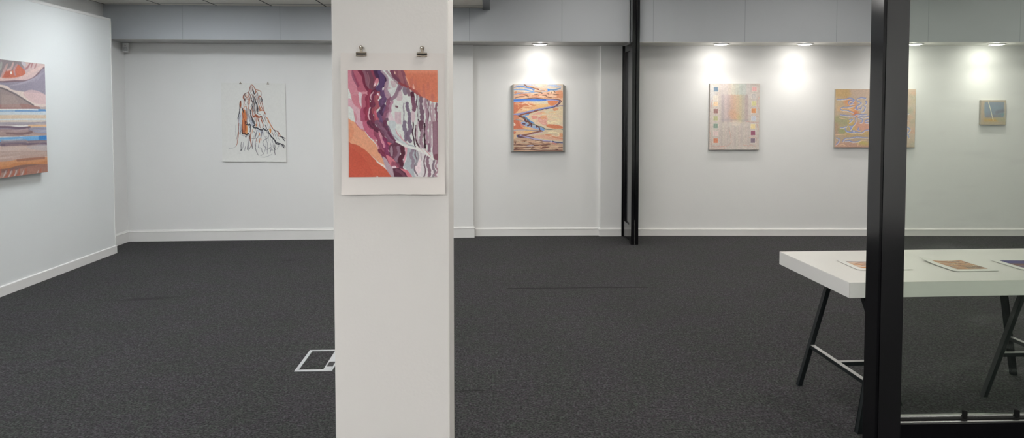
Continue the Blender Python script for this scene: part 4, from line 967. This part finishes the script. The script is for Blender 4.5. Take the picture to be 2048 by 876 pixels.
wall_path = [(-4.46, 8.80), (-.185, 8.932), (-.185, 9.03), (1.455, 9.03), (1.46, 8.972), (1.735, 8.972), (1.83, 8.996), (8.2, 8.752)]
bm = bmesh.new()
poly_prism(bm, wall_path + [(8.2, 9.2), (-4.46, 9.2)], 0, HI)
struct('wall_back', bm, M_WALL, label='white back wall with a shallow alcove and pier')
bm = bmesh.new(); box(bm, -4.61, -4.46, -3.4, 9.2, 0, HI); struct('wall_left', bm, M_WALL, label='white left wall behind the display board')
bm = bmesh.new(); box(bm, 8.2, 8.35, -3.4, 9.2, 0, HI); struct('wall_right', bm, M_WALL)
bm = bmesh.new(); box(bm, -4.61, 8.35, -3.55, -3.4, 0, HI); struct('wall_front', bm, M_WALL)

# raised display board standing off the left wall
bm = bmesh.new()
box(bm, -4.458, -4.235, -1.0, 8.075, .0, 2.655, .003)
dp = struct('wall_board', bm, M_COOL, label='tall white display board standing proud of the left wall')
bm = bmesh.new(); box(bm, -4.2349, -4.231, -1.0, 8.07, 2.628, 2.654); box(bm, -4.2349, -4.231, 8.058, 8.0745, .10, 2.628)
obj('edge_strip', bm, M_TRIM, dp)
bm = bmesh.new(); sweep(bm, [(-4.2352, 8.078), (-4.2352, -1.0)], [(0, 0), (.012, 0), (.012, .082), (.009, .088), (0, .09)])
obj('baseboard', bm, M_TRIM, dp)

# skirting boards
def skirt(name, path, h, lab=None):
    bm = bmesh.new()
    prof = [(0, 0), (.016, 0), (.016, h * .80), (.019, h * .82), (.019, h * .87), (.012, h * .90), (.010, h * .97), (.006, h), (0, h)]
    sweep(bm, path, prof)
    return struct(name, bm, M_TRIM, label=lab)
skirt('baseboard_back_left', [(-.1845, 9.0), (-.1845, 8.9315), (-4.459, 8.7995), (-4.4595, 8.0)], .142, 'white moulded skirting along the left bay')
skirt('baseboard_back', [(1.8, 8.9715), (1.4595, 8.9715), (1.4545, 9.0295), (-.16, 9.0295)], .105, 'white skirting in the alcove')
skirt('baseboard_back_right', [(8.199, 8.7515), (1.84, 8.9945)], .098, 'white skirting along the right bay')

# ceilings
bm = bmesh.new(); poly_prism(bm, [(-4.46, -3.4), (.0, -3.4), (.0, 8.485), (-.42, 8.488), (-4.46, 8.333)], LO, LO + .03)
ceil = struct('ceiling', bm, M_CEIL, label='suspended ceiling of beige tiles over the left side')
bm = bmesh.new(); box(bm, -.055, .03, -3.4, 8.494, LO - .022, LO - .0005); box(bm, .0005, .03, -3.4, 8.494, LO, HI - .002)
struct('trim_ceiling_edge', bm, M_GREYTRIM, label='dark grey edge trim where the tiled ceiling stops')
bm = bmesh.new(); box(bm, -4.61, 8.35, -3.55, 9.2, HI, HI + .1); struct('ceiling_upper', bm, pbr('upper_ceiling', (.7, .7, .69), .8))

# boxed soffit running in front of the back wall
def soffit(name, front, back, um, lab):
    bm = bmesh.new(); poly_prism(bm, front + back[::-1], SOF, HI - .002)
    o = struct(name, bm, M_SOFFIT, label=lab)
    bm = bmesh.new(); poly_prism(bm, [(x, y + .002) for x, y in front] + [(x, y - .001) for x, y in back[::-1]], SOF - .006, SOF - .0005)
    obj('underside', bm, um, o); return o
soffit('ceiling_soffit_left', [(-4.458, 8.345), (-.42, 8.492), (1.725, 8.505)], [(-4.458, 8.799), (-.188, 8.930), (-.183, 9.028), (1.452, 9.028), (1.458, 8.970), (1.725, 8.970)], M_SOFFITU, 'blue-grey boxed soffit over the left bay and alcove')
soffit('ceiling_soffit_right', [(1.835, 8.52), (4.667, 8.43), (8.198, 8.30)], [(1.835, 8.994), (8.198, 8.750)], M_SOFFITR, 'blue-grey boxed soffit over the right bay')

# column
bm = bmesh.new(); box(bm, -.622, -.156, 2.83, 3.20, .001, LO - .001, .006)
struct('wall_column', bm, M_COL, label='square white textured column in the foreground')

# ceiling light panels (above the picture's top edge; some added as fill)
M_PANEL = emit('panel_diffuser', (1.0, .98, .95), 11)
M_PANELC = emit('panel_diffuser_cool', (.93, .975, 1.0), 14)
M_PANELW = emit('panel_diffuser_warm', (1.0, .955, .885), 9)
def panel(x, y, z, m, sx=.295, sy=.295):
    bm = bmesh.new()
    for a in ((x - sx - .015, x - sx, y - sy - .015, y + sy + .015), (x + sx, x + sx + .015, y - sy - .015, y + sy + .015), (x - sx, x + sx, y - sy - .015, y - sy), (x - sx, x + sx, y + sy, y + sy + .015)):
        box(bm, *a, z - .012, z - .0005)
    f = obj('light_panel', bm, M_TRIM, ceil)
    bm = bmesh.new(); box(bm, x - sx, x + sx, y - sy, y + sy, z - .008, z - .002); obj('diffuser', bm, m, f)
for x, y in ((-3.15, 7.0), (-3.25, 4.6), (-3.0, 1.6)): panel(x, y, LO, M_PANELC)
for x, y in ((-1.1, 7.45), (-1.6, 3.9), (-2.4, -.2), (-3.0, -.2)): panel(x, y, LO, M_PANEL)
M_PANELFLOOR = emit('added_floor_panel', (1.0, .955, .89), 16.5)  # unseen panels added and boosted to brighten the right-hand floor
for x, y in ((1.25, 7.2), (4.0, 7.0), (6.7, 6.9), (4.4, .9)): panel(x, y, HI, M_PANELW)
for x, y in ((.95, 5.2), (3.2, 5.9), (.6, 2.6)): panel(x, y, HI, M_PANELFLOOR)
M_PANELFILL = emit('added_fill_panel', (1.0, .985, .955), 34)  # unseen panels added behind the camera to brighten column and table front
for x, y, z in ((2.8, -.9, HI), (5.2, -1.2, HI)): panel(x, y, z, M_PANELFILL)
for x, y in ((-1.5, -1.7), (-.7, -2.6)): panel(x, y, LO, M_PANELFILL)
panel(-3.2, -1.6, LO, M_PANEL)

# ------------------------------------------------------------------ folding black screen stub at the back (door_1)
d1 = thing('door_1', 'black framed folding door leaf parked against the back wall', None, (1.775, 8.35, 0), kind='structure')
bm = bmesh.new(); box(bm, -.045, -.002, 0, .10, .001, HI - .003, .003); obj('post', bm, M_BLACK, d1)
bm = bmesh.new(); box(bm, .006, .045, 0, .10, .001, HI - .003, .003); obj('post', bm, M_BLACK, d1)
bm = bmesh.new(); box(bm, -.0015, .0055, .012, .09, .001, .16); box(bm, -.0015, .0055, .03, .09, .16, HI - .01); obj('brush_strip', bm, M_RUBBER, d1)
bm = bmesh.new(); box(bm, -.0012, .0045, .008, .0118, .002, .30); obj('gap_highlight', bm, M_CHROME, d1)  # bright strip standing in for a reflected highlight in the gap
bm = bmesh.new()
box(bm, -.030, .02, .104, .19, .02, 2.44, .003); box(bm, -.030, .02, .52, .575, .02, 2.44, .003)
box(bm, -.030, .02, .19, .52, 2.36, 2.44, .002); box(bm, -.030, .02, .19, .52, .02, .215, .003); obj('leaf_frame', bm, M_BLACK, d1)
bm = bmesh.new(); box(bm, -.010, -.002, .19, .52, .215, 2.36); obj('leaf_pane', bm, pbr('dark_pane', (.012, .013, .016), .12, spec=.6), d1)
bm = bmesh.new(); box(bm, -.04, .045, .58, .612, .001, 2.45, .003); box(bm, -.047, -.0405, .585, .612, .001, 2.45, .002); obj('jamb', bm, M_BLACK, d1)

# ------------------------------------------------------------------ glazed black screen in front (window_1)
w1 = thing('window_1', 'tall black framed glazed screen in the right foreground', None, (1.76, 3.065, 0), kind='structure')
bm = bmesh.new(); box(bm, 0, .115, .004, .11, .001, HI - .003, .002); pst = obj('post', bm, M_BLACK, w1)
bm = bmesh.new(); box(bm, .012, .115, 0, .0038, .001, HI - .003, .001); obj('cover_plate', bm, M_BLACKFACE, pst)
bm = bmesh.new(); box(bm, 2.2, 2.315, 0, .11, .001, HI - .003, .002); obj('post', bm, M_BLACK, w1)
bm = bmesh.new(); box(bm, .1155, 2.1995, .012, .098, .001, .178, .002); obj('bottom_rail', bm, M_BLACK, w1)
bm = bmesh.new(); box(bm, .1155, 2.1995, .012, .098, HI - .12, HI - .003, .002); obj('top_rail', bm, M_BLACK, w1)
bm = bmesh.new()
box(bm, .1158, 2.1992, .014, .030, .1785, .1845, .001); box(bm, .1158, 2.1992, .046, .064, .1785, .201, .001); obj('glazing_bead', bm, M_CHROME, w1)
bm = bmesh.new(); box(bm, .1158, 2.1992, .030, .046, .1785, .188, .001); obj('gasket', bm, M_RUBBER, w1)
bm = bmesh.new(); box(bm, .1158, 2.1992, .052, .058, .2012, HI - .121); obj('pane', bm, M_GLASS, w1)
for i in range(8):
    x = .4435 + .2475 * i
    bm = bmesh.new(); box(bm, x - .0095, x + .0095, .034, .0515, .190, .2225, .004); obj('glazing_clip', bm, M_RUBBER, w1)

# ------------------------------------------------------------------ downlights
def ylo(x): return 8.996 - (x - 1.83) * .0383
dl = [(.652, 8.72, 'round downlight in the soffit above the river painting', 1), (2.90, 8.63, 'round downlight in the soffit above the colour squares painting', 1),
      (3.935, 8.59, 'round downlight between the colour squares painting and the looping lines painting', 1), (5.30, 8.545, 'round downlight just right of the black foreground post', 1),
      (6.33, 8.53, 'round downlight above the small blue canvas', 1)]
M_LAMP = emit('lamp_face', (1, .97, .93), 9)
for x, y, lab, k in dl:
    t = thing('downlight', lab, 'ceiling light', (x, y, SOF - .006), group='downlights in the soffit')
    bm = bmesh.new()
    rings = lathe(bm, [(.098, -.0005), (.100, -.005), (.092, -.011), (.080, -.013), (.077, -.006), (.077, -.0005)], 40); obj('trim_ring', bm, M_TRIM, t, smooth=True)
    bm = bmesh.new(); r = lathe(bm, [(.076, -.003), (.072, -.012), (.050, -.018), (.016, -.0205)], 24); bm.faces.new(r[-1]); obj('lamp', bm, M_LAMP, t, smooth=True)
    L = bpy.data.lights.new('downlight_beam', 'AREA'); L.energy = .95; L.shape = 'DISK'; L.size = .13; L.color = (1, .965, .90)
    lo = bpy.data.objects.new('downlight_beam', L); C.objects.link(lo); lo.parent = t; lo.location = (0, 0, -.026)
    L = bpy.data.lights.new('downlight_throw', 'SPOT'); L.energy = 11; L.spot_size = math.radians(110); L.spot_blend = 1.0; L.shadow_soft_size = .03; L.color = (1, .96, .89)
    lo = bpy.data.objects.new('downlight_throw', L); C.objects.link(lo); lo.parent = t; lo.location = (0, 0, -.028)
    L = bpy.data.lights.new('downlight_glow', 'POINT'); L.energy = 1.1; L.shadow_soft_size = .02; L.color = (1, .965, .90)
    lo = bpy.data.objects.new('downlight_glow', L); C.objects.link(lo); lo.parent = t; lo.location = (0, 0, -.042)

# ------------------------------------------------------------------ framed works
def painting(label, cat, art, w, h, d, loc, rotz, gain, edge=M_LINEN, back=0.0, name='painting', fw=0.0):
    t = thing(name, label, cat, loc, (0, 0, rotz))
    bm = bmesh.new(); box(bm, -w / 2, w / 2, -d, -.002, -h / 2, h / 2, .002)
    if back:   # sides splay out towards the wall
        for v in bm.verts:
            k = (v.co.y + d) / (d - .002)
            v.co.x += math.copysign(back * k, v.co.x); v.co.z += (-.019 if v.co.z > 0 else -.012) * k
    obj('stretcher', bm, edge, t)
    art_plane('canvas_face', art, w - .004 - fw, h - .004 - fw, M_OIL, t, gain, loc=(0, -d - .0012, 0))
    return t
wr = -math.atan(.0383); wl = math.atan(.0308)
painting('oil painting of a blue river winding through orange land, in the alcove', 'painting', art_river(), .637, .862, .055, (.651, 9.028, 1.532), 0, 1.25, M_LINENG, .036)
def on_right(x, o=.001): return (x, 8.996 - (x - 1.83) * .0383 - o, 0)
p = on_right(3.178); painting('pale pink canvas with two columns of small coloured squares', 'painting', art_squares(), .642, .854, .032, (p[0], p[1], 1.546), wr, 1.25)
p = on_right(4.985); painting('wide canvas of looping blue lines on orange and green, behind the black post', 'painting', art_swirl(), 1.032, .75, .032, (p[0], p[1], 1.526), wr, 1.25)
p = on_right(6.50); painting('small square canvas in blue and ochre with one pale slanting line', 'painting', art_small(), .325, .318, .03, (p[0], p[1], 1.601), wr + .01, 1.3)
painting('large landscape painting in mauve and orange bands on the left display board', 'painting', art_bands(), 1.206, 1.022, .052, (-4.2295, 6.181, 1.546), PI / 2, 1.25, M_LINENG)

# ------------------------------------------------------------------ papers hung from clips
def sheet(bm, w, h, fn, th=.0007, n=24, back=(0, 1, 0)):
    d = Vector(back) * abs(th)
    g = []
    for k in (0, 1):
        g.append([[bm.verts.new(fn(-w / 2 + w * i / n, h / 2 - h * j / n) + d * k) for i in range(n + 1)] for j in range(n + 1)])
    F, B = g
    for j in range(n):
        for i in range(n):
            bm.faces.new((F[j][i], F[j + 1][i], F[j + 1][i + 1], F[j][i + 1])); bm.faces.new((B[j][i + 1], B[j + 1][i + 1], B[j + 1][i], B[j][i]))
    for i in range(n):
        bm.faces.new((F[0][i], F[0][i + 1], B[0][i + 1], B[0][i])); bm.faces.new((F[n][i + 1], F[n][i], B[n][i], B[n][i + 1]))
        bm.faces.new((F[i + 1][0], F[i][0], B[i][0], B[i + 1][0])); bm.faces.new((F[i][n], F[i + 1][n], B[i + 1][n], B[i][n]))

def clip(label, loc, s=1.0, rotz=0, tilt=0):
    t = thing('bulldog_clip', label, 'clip', loc, (0, tilt, rotz)); t.scale = (s, s, s)
    bm = bmesh.new()      # folded jaw: rounded lip, slot and upper plate
    prof = [(-.0005, -.009), (-.0045, -.0095), (-.0062, -.0078), (-.0062, -.0050), (-.0042, -.0032), (-.0050, -.0008), (-.0078, .0022), (-.0072, .0058), (-.0040, .0076), (-.0005, .0070)]
    L = [bm.verts.new((-.0205, y, z)) for y, z in prof]; R = [bm.verts.new((.0205, y, z)) for y, z in prof]
    n = len(prof)
    for i in range(n): bm.faces.new((L[i], L[(i + 1) % n], R[(i + 1) % n], R[i]))
    bm.faces.new(L); bm.faces.new(R[::-1])
    obj('jaw', bm, M_BRASS, t)
    bm = bmesh.new(); box(bm, -.0165, .0165, -.0068, -.0045, -.0030, -.0002, .0005); obj('jaw_slot', bm, M_DARK, t)
    bm = bmesh.new()      # handle: narrow neck flaring into a drilled rounded tab
    outer = [(-.0075, .006), (-.0050, .010), (-.0046, .017)]
    outer += [(.0082 * math.cos(a), .0245 + .0085 * math.sin(a)) for a in [math.radians(215 - i * 25) for i in range(11)]]
    outer += [(.0046, .017), (.0050, .010), (.0075, .006)]
    inner_c = (.0, .0255); f = [bm.verts.new((x, -.0070 - (z - .006) * .06, z)) for x, z in outer]; b = [bm.verts.new((x, -.0058 - (z - .006) * .06, z)) for x, z in outer]
    n = len(outer)
    for i in range(n): bm.faces.new((f[i], f[(i + 1) % n], b[(i + 1) % n], b[i]))
    bm.faces.new(f); bm.faces.new(b[::-1])
    ring = [(.0072 * math.cos(a * 2 * PI / 20), -.0090, .0250 + .0075 * math.sin(a * 2 * PI / 20)) for a in range(21)]
    tube(bm, ring, .0011, 6, False)
    obj('handle', bm, M_BRASS, t)
    bm = bmesh.new(); bar(bm, (0, .0, .0275), (0, -.0135, .0265), .0024, .0024); lathe(bm, [(.0036, .0), (.0034, .0016), (.0012, .0024)], 12, c=(0, -.0128, .0265))
    obj('hanging_pin', bm, M_CHROME, t)
    bm = bmesh.new(); bar(bm, (.0045, -.004, .008), (.0095, -.003, .028), .006, .0012); obj('rear_handle', bm, M_BRASS, t)
    return t

# watercolour on the column
def col_curl(x, z):
    e = .0040 + .004 * max(0, (-x - .14) / .07) ** 2 + .010 * max(0, (-z - .10) / .18) ** 2 * (1 + .5 * abs(x) / .2) + .0016 * math.sin(x * 21 + z * 3)
    e *= min(1, .35 + max(0, (.2825 - z) / .12))
    return Vector((x + (.0022 * (-z) if x > 0 else .0022 * (-z)), -e, z))
pp = thing('watercolour_print', 'large watercolour of striped red canyon walls clipped to the column', 'picture', (-.378, 2.829, 1.555))
bm = bmesh.new(); sheet(bm, .413, .566, col_curl, -.0007, 30); obj('paper_sheet', bm, M_PAPERW, pp, smooth='sharp')
def col_fn(co):
    out = co.copy()
    x = co[..., 0]; z = co[..., 2]
    e = .0040 + .004 * np.maximum(0, (-x - .14) / .07) ** 2 + .010 * np.maximum(0, (-z - .10) / .18) ** 2 * (1 + .5 * np.abs(x) / .2) + .0016 * np.sin(x * 21 + z * 3)
    e = e * np.minimum(1, .35 + np.maximum(0, (.2825 - z) / .12))
    out[..., 0] = x + .0022 * (-z); out[..., 1] = -e - .0016
    return out
art_plane('painted_area', art_canyon(), .356, .427, M_INK, pp, 1.25, fn=col_fn)
clip('metal bulldog clip on the left top edge of the column watercolour', (-.503, 2.826, 1.834))
clip('metal bulldog clip on the right top edge of the column watercolour', (-.262, 2.826, 1.832), tilt=.03)

# drawing on the left bay wall
dx = -2.913; dy = 8.7985 + (dx + 4.46) * .0309
dr = thing('drawing', 'ink drawing of a jagged rock stack on white paper, hung on the left bay wall', 'picture', (dx, dy, 1.476), (0, 0, wl))
def dcurl(x, z):
    return .004 + .009 * max(0, (-z - .38) / .12) ** 2 + .012 * max(0, (x - .30) / .09) ** 2 * .5 + .002 * math.sin(x * 9 + z * 4)
bm = bmesh.new(); sheet(bm, .786, .984, lambda x, z: Vector((x + .004 * (-z) , -dcurl(x, z), z - .008 * x)), -.0008, 30); obj('paper_sheet', bm, M_PAPER, dr, smooth='sharp')
def dr_fn(co):
    out = co.copy(); x = co[..., 0]; z = co[..., 2]
    out[..., 1] = -(.004 + .009 * np.maximum(0, (-z - .38) / .12) ** 2 + .006 * np.maximum(0, (x - .30) / .09) ** 2 + .002 * np.sin(x * 9 + z * 4)) - .002
    out[..., 0] = x + .004 * (-z); out[..., 2] = z - .008 * x
    return out
art_plane('drawn_area', art_stack(), .782, .980, M_INK, dr, 1.30, fn=dr_fn)
clip('tiny clip on the left top edge of the rock stack drawing', (-3.069, 8.8375, 1.960), .72, wl)
clip('tiny clip on the right top edge of the rock stack drawing', (-2.734, 8.848, 1.957), .72, wl)

# ------------------------------------------------------------------ motion sensor
ms = thing('motion_sensor', 'small grey-white motion sensor high in the back left corner', 'sensor', (-4.412, 8.742, 2.393), (0, 0, .25))
bm = bmesh.new(); box(bm, -.036, .036, -.022, .022, -.060, .056, .010); obj('housing', bm, M_PLASTIC, ms, smooth=False)
bm = bmesh.new()
r = lathe(bm, [(.020, -.044), (.026, -.036), (.026, -.004), (.020, .002)], 20, c=(0, -.010, 0)); bm.faces.new(r[0]); bm.faces.new(r[-1]); obj('lens', bm, pbr('sensor_lens', (.62, .63, .64), .3), ms, smooth=True)
bm = bmesh.new(); box(bm, -.004, .004, -.0235, -.0222, .018, .026); obj('indicator', bm, M_DARK, ms)
bm = bmesh.new(); box(bm, -.014, .014, .0222, .034, -.02, .03, .002); obj('bracket', bm, M_PLASTIC, ms)

# ------------------------------------------------------------------ floor box
fb = thing('floor_box', 'square metal rimmed floor outlet box let into the carpet beside the column', 'floor socket', (-1.195, 4.302, 0.0))
bm = bmesh.new()
W, D = .232, .384
box(bm, 0, .022, 0, D, .0005, .006, .001); box(bm, .022, W, 0, .022, .0005, .006, .001); box(bm, .022, W, D - .018, D, .0005, .006, .001); box(bm, W - .012, W, .022, D - .018, .0005, .006, .001)
obj('rim', bm, M_STEEL, fb)
bm = bmesh.new(); box(bm, .0235, W - .062, .0235, D - .0195, .0005, .0035); obj('carpet_lid', bm, M_CARPET, fb)
bm = bmesh.new(); box(bm, W - .060, W - .014, .024, .075, .0005, .0052, .001); box(bm, W - .060, W - .052, .075, .165, .0005, .0052, .001); box(bm, W - .060, W - .014, .165, D - .02, .0005, .0052, .001)
fl = obj('cable_flap', bm, M_STEEL, fb)
bm = bmesh.new(); box(bm, W - .0515, W - .0145, .0755, .1645, .0004, .0015); obj('cable_opening', bm, M_DARK, fb)

# ------------------------------------------------------------------ table on two trestles
ta = math.radians(1.6)
tp = thing('tabletop', 'long thick white tabletop laid across two dark trestles', 'table', (1.829, 3.447, .66), (0, 0, ta))
bm = bmesh.new(); box(bm, 0, 1.98, 0, .797, .0005, .08, .0015); obj('slab', bm, M_TABLE, tp)
bm = bmesh.new(); box(bm, -.0012, -.0002, .002, .795, .002, .078); box(bm, 0.002, 1.978, -.0012, -.0002, .002, .078); obj('edge_band', bm, M_EDGE, tp)

def trestle(label, loc, rz):
    t = thing('trestle', label, 'trestle', loc, (0, 0, rz), group='trestles under the white tabletop')
    H = .658
    bm = bmesh.new(); box(bm, -.030, .030, -.27, .27, H - .022, H, .002); obj('top_bar', bm, M_LEG, t)
    def foot_leg(a, b):
        bm = bmesh.new(); bar(bm, a, b, .026, .026, (0, 1, 0), .002); o = obj('leg', bm, M_LEG, t)
        for v in o.data.vertices: v.co.z = max(0, min(H - .001, v.co.z))
        return o
    foot_leg((-.165, .31, -.005), (-.022, .245, H - .01)); foot_leg((-.165, -.31, -.005), (-.022, -.245, H - .01)); foot_leg((.245, 0, -.005), (.016, 0, H - .01))
    zb = .238; k = zb / H
    xb = -.165 + .143 * k; yb = .31 - .065 * k
    bm = bmesh.new(); bar(bm, (xb + .004, -yb + .012, zb), (xb + .004, yb - .012, zb), .024, .022, bev=.002); c = obj('crossbar', bm, M_LEG, t)
    bm = bmesh.new(); box(bm, xb - .008, xb + .016, -yb + .014, yb - .014, zb + .0112, zb + .0125); obj('crossbar_lit_top', bm, M_BARLIT, c)  # pale strip paints the light falling on the crossbar's top
    x1 = .245 - .229 * k
    bm = bmesh.new(); bar(bm, (xb + .017, 0, zb), (x1 - .012, 0, zb), .024, .022, bev=.002); c = obj('spreader', bm, M_LEG, t)
    bm = bmesh.new(); box(bm, xb + .018, x1 - .013, -.012, .012, zb + .0112, zb + .0125); obj('spreader_lit_top', bm, M_BARLIT, c)  # painted light along the spreader's top
    for y in (-.19, .19):
        bm = bmesh.new(); lathe(bm, [(.0055, 0), (.005, .002), (.001, .0025)], 10, c=(-.026, y, H - .0245)); obj('bolt', bm, M_STEEL, t)
    return t
trestle('dark steel trestle under the left end of the tabletop, half behind the post', (2.003, 3.685, 0.001), .035)
trestle('dark steel trestle seen through the glass under the right part of the tabletop', (3.04, 3.79, 0.001), PI)

# prints lying on the table
def table_print(label, kind, art, loc, w, h, rz, im, curl):
    t = thing('art_print', label, 'print', loc, (0, 0, rz))
    def zf(x, y):
        return .0006 + curl[0] * max(0, (-x / w + y / h - .35)) ** 2 + curl[1] * max(0, (x / w + y / h - .45)) ** 2 + curl[2] * (2 * x / w) ** 2
    bm = bmesh.new(); sheet(bm, w, h, lambda x, y: Vector((x, y, zf(x, y) + .0006)), .0006, 20, (0, 0, -1)); obj('paper_sheet', bm, M_PAPERT, t, smooth='sharp')
    iw, ih, ox, oy = im
    def fn(co):
        x = co[..., 0] + ox; y = co[..., 2] + oy
        z = .0006 + curl[0] * np.maximum(0, (-x / w + y / h - .35)) ** 2 + curl[1] * np.maximum(0, (x / w + y / h - .45)) ** 2 + curl[2] * (2 * x / w) ** 2
        return np.stack([x, y, z + .0016], -1)
    art_plane('printed_image', art, iw, ih, M_INK, t, .92, fn=fn)
zt = .7412
table_print('loose print in brown and orange at the left end of the tabletop', 1, art_print(1), (2.172, 3.835, zt), .305, .236, -.02, (.235, .17, 0, .002), (.002, .0, .001))
table_print('loose print of brown and black rocks with a lifted corner, middle of the row', 2, art_print(2), (2.640, 3.818, zt), .250, .305, .03, (.176, .215, .012, .0), (.045, .004, .002))
table_print('loose print in dark blue and purple bands, cut by the right edge of the photo', 3, art_print(3), (3.085, 3.812, zt), .340, .245, -.02, (.28, .19, .012, .012), (.004, .0, .001))

# ------------------------------------------------------------------ camera, world, colour
cam = bpy.data.cameras.new('camera'); co = bpy.data.objects.new('camera', cam); C.objects.link(co)
co.location = (0, 0, 1.6)
t = math.radians(2.37); a = math.radians(2.0)
f = Vector((math.sin(a) * math.cos(t), math.cos(a) * math.cos(t), -math.sin(t)))
r = Vector((math.cos(a), -math.sin(a), 0)); u = r.cross(f)
co.rotation_euler = Matrix((r, u, -f)).transposed().to_euler()
cam.sensor_width = 36; cam.sensor_fit = 'HORIZONTAL'; cam.lens = 1400 / 2048 * 36
cam.shift_y = -155 / 2048; cam.clip_start = .05; cam.clip_end = 60
sc = bpy.context.scene; sc.camera = co
w = bpy.data.worlds.new('world'); sc.world = w; w.use_nodes = True
w.node_tree.nodes['Background'].inputs[0].default_value = (.5, .52, .55, 1); w.node_tree.nodes['Background'].inputs[1].default_value = .05
vs = sc.view_settings; vs.view_transform = 'Standard'; vs.look = 'None'; vs.gamma = 1; vs.use_curve_mapping = False; vs.exposure = .85
sc.cycles.max_bounces = 10; sc.cycles.diffuse_bounces = 6; sc.cycles.transparent_max_bounces = 12
sc.cycles.sample_clamp_indirect = 6
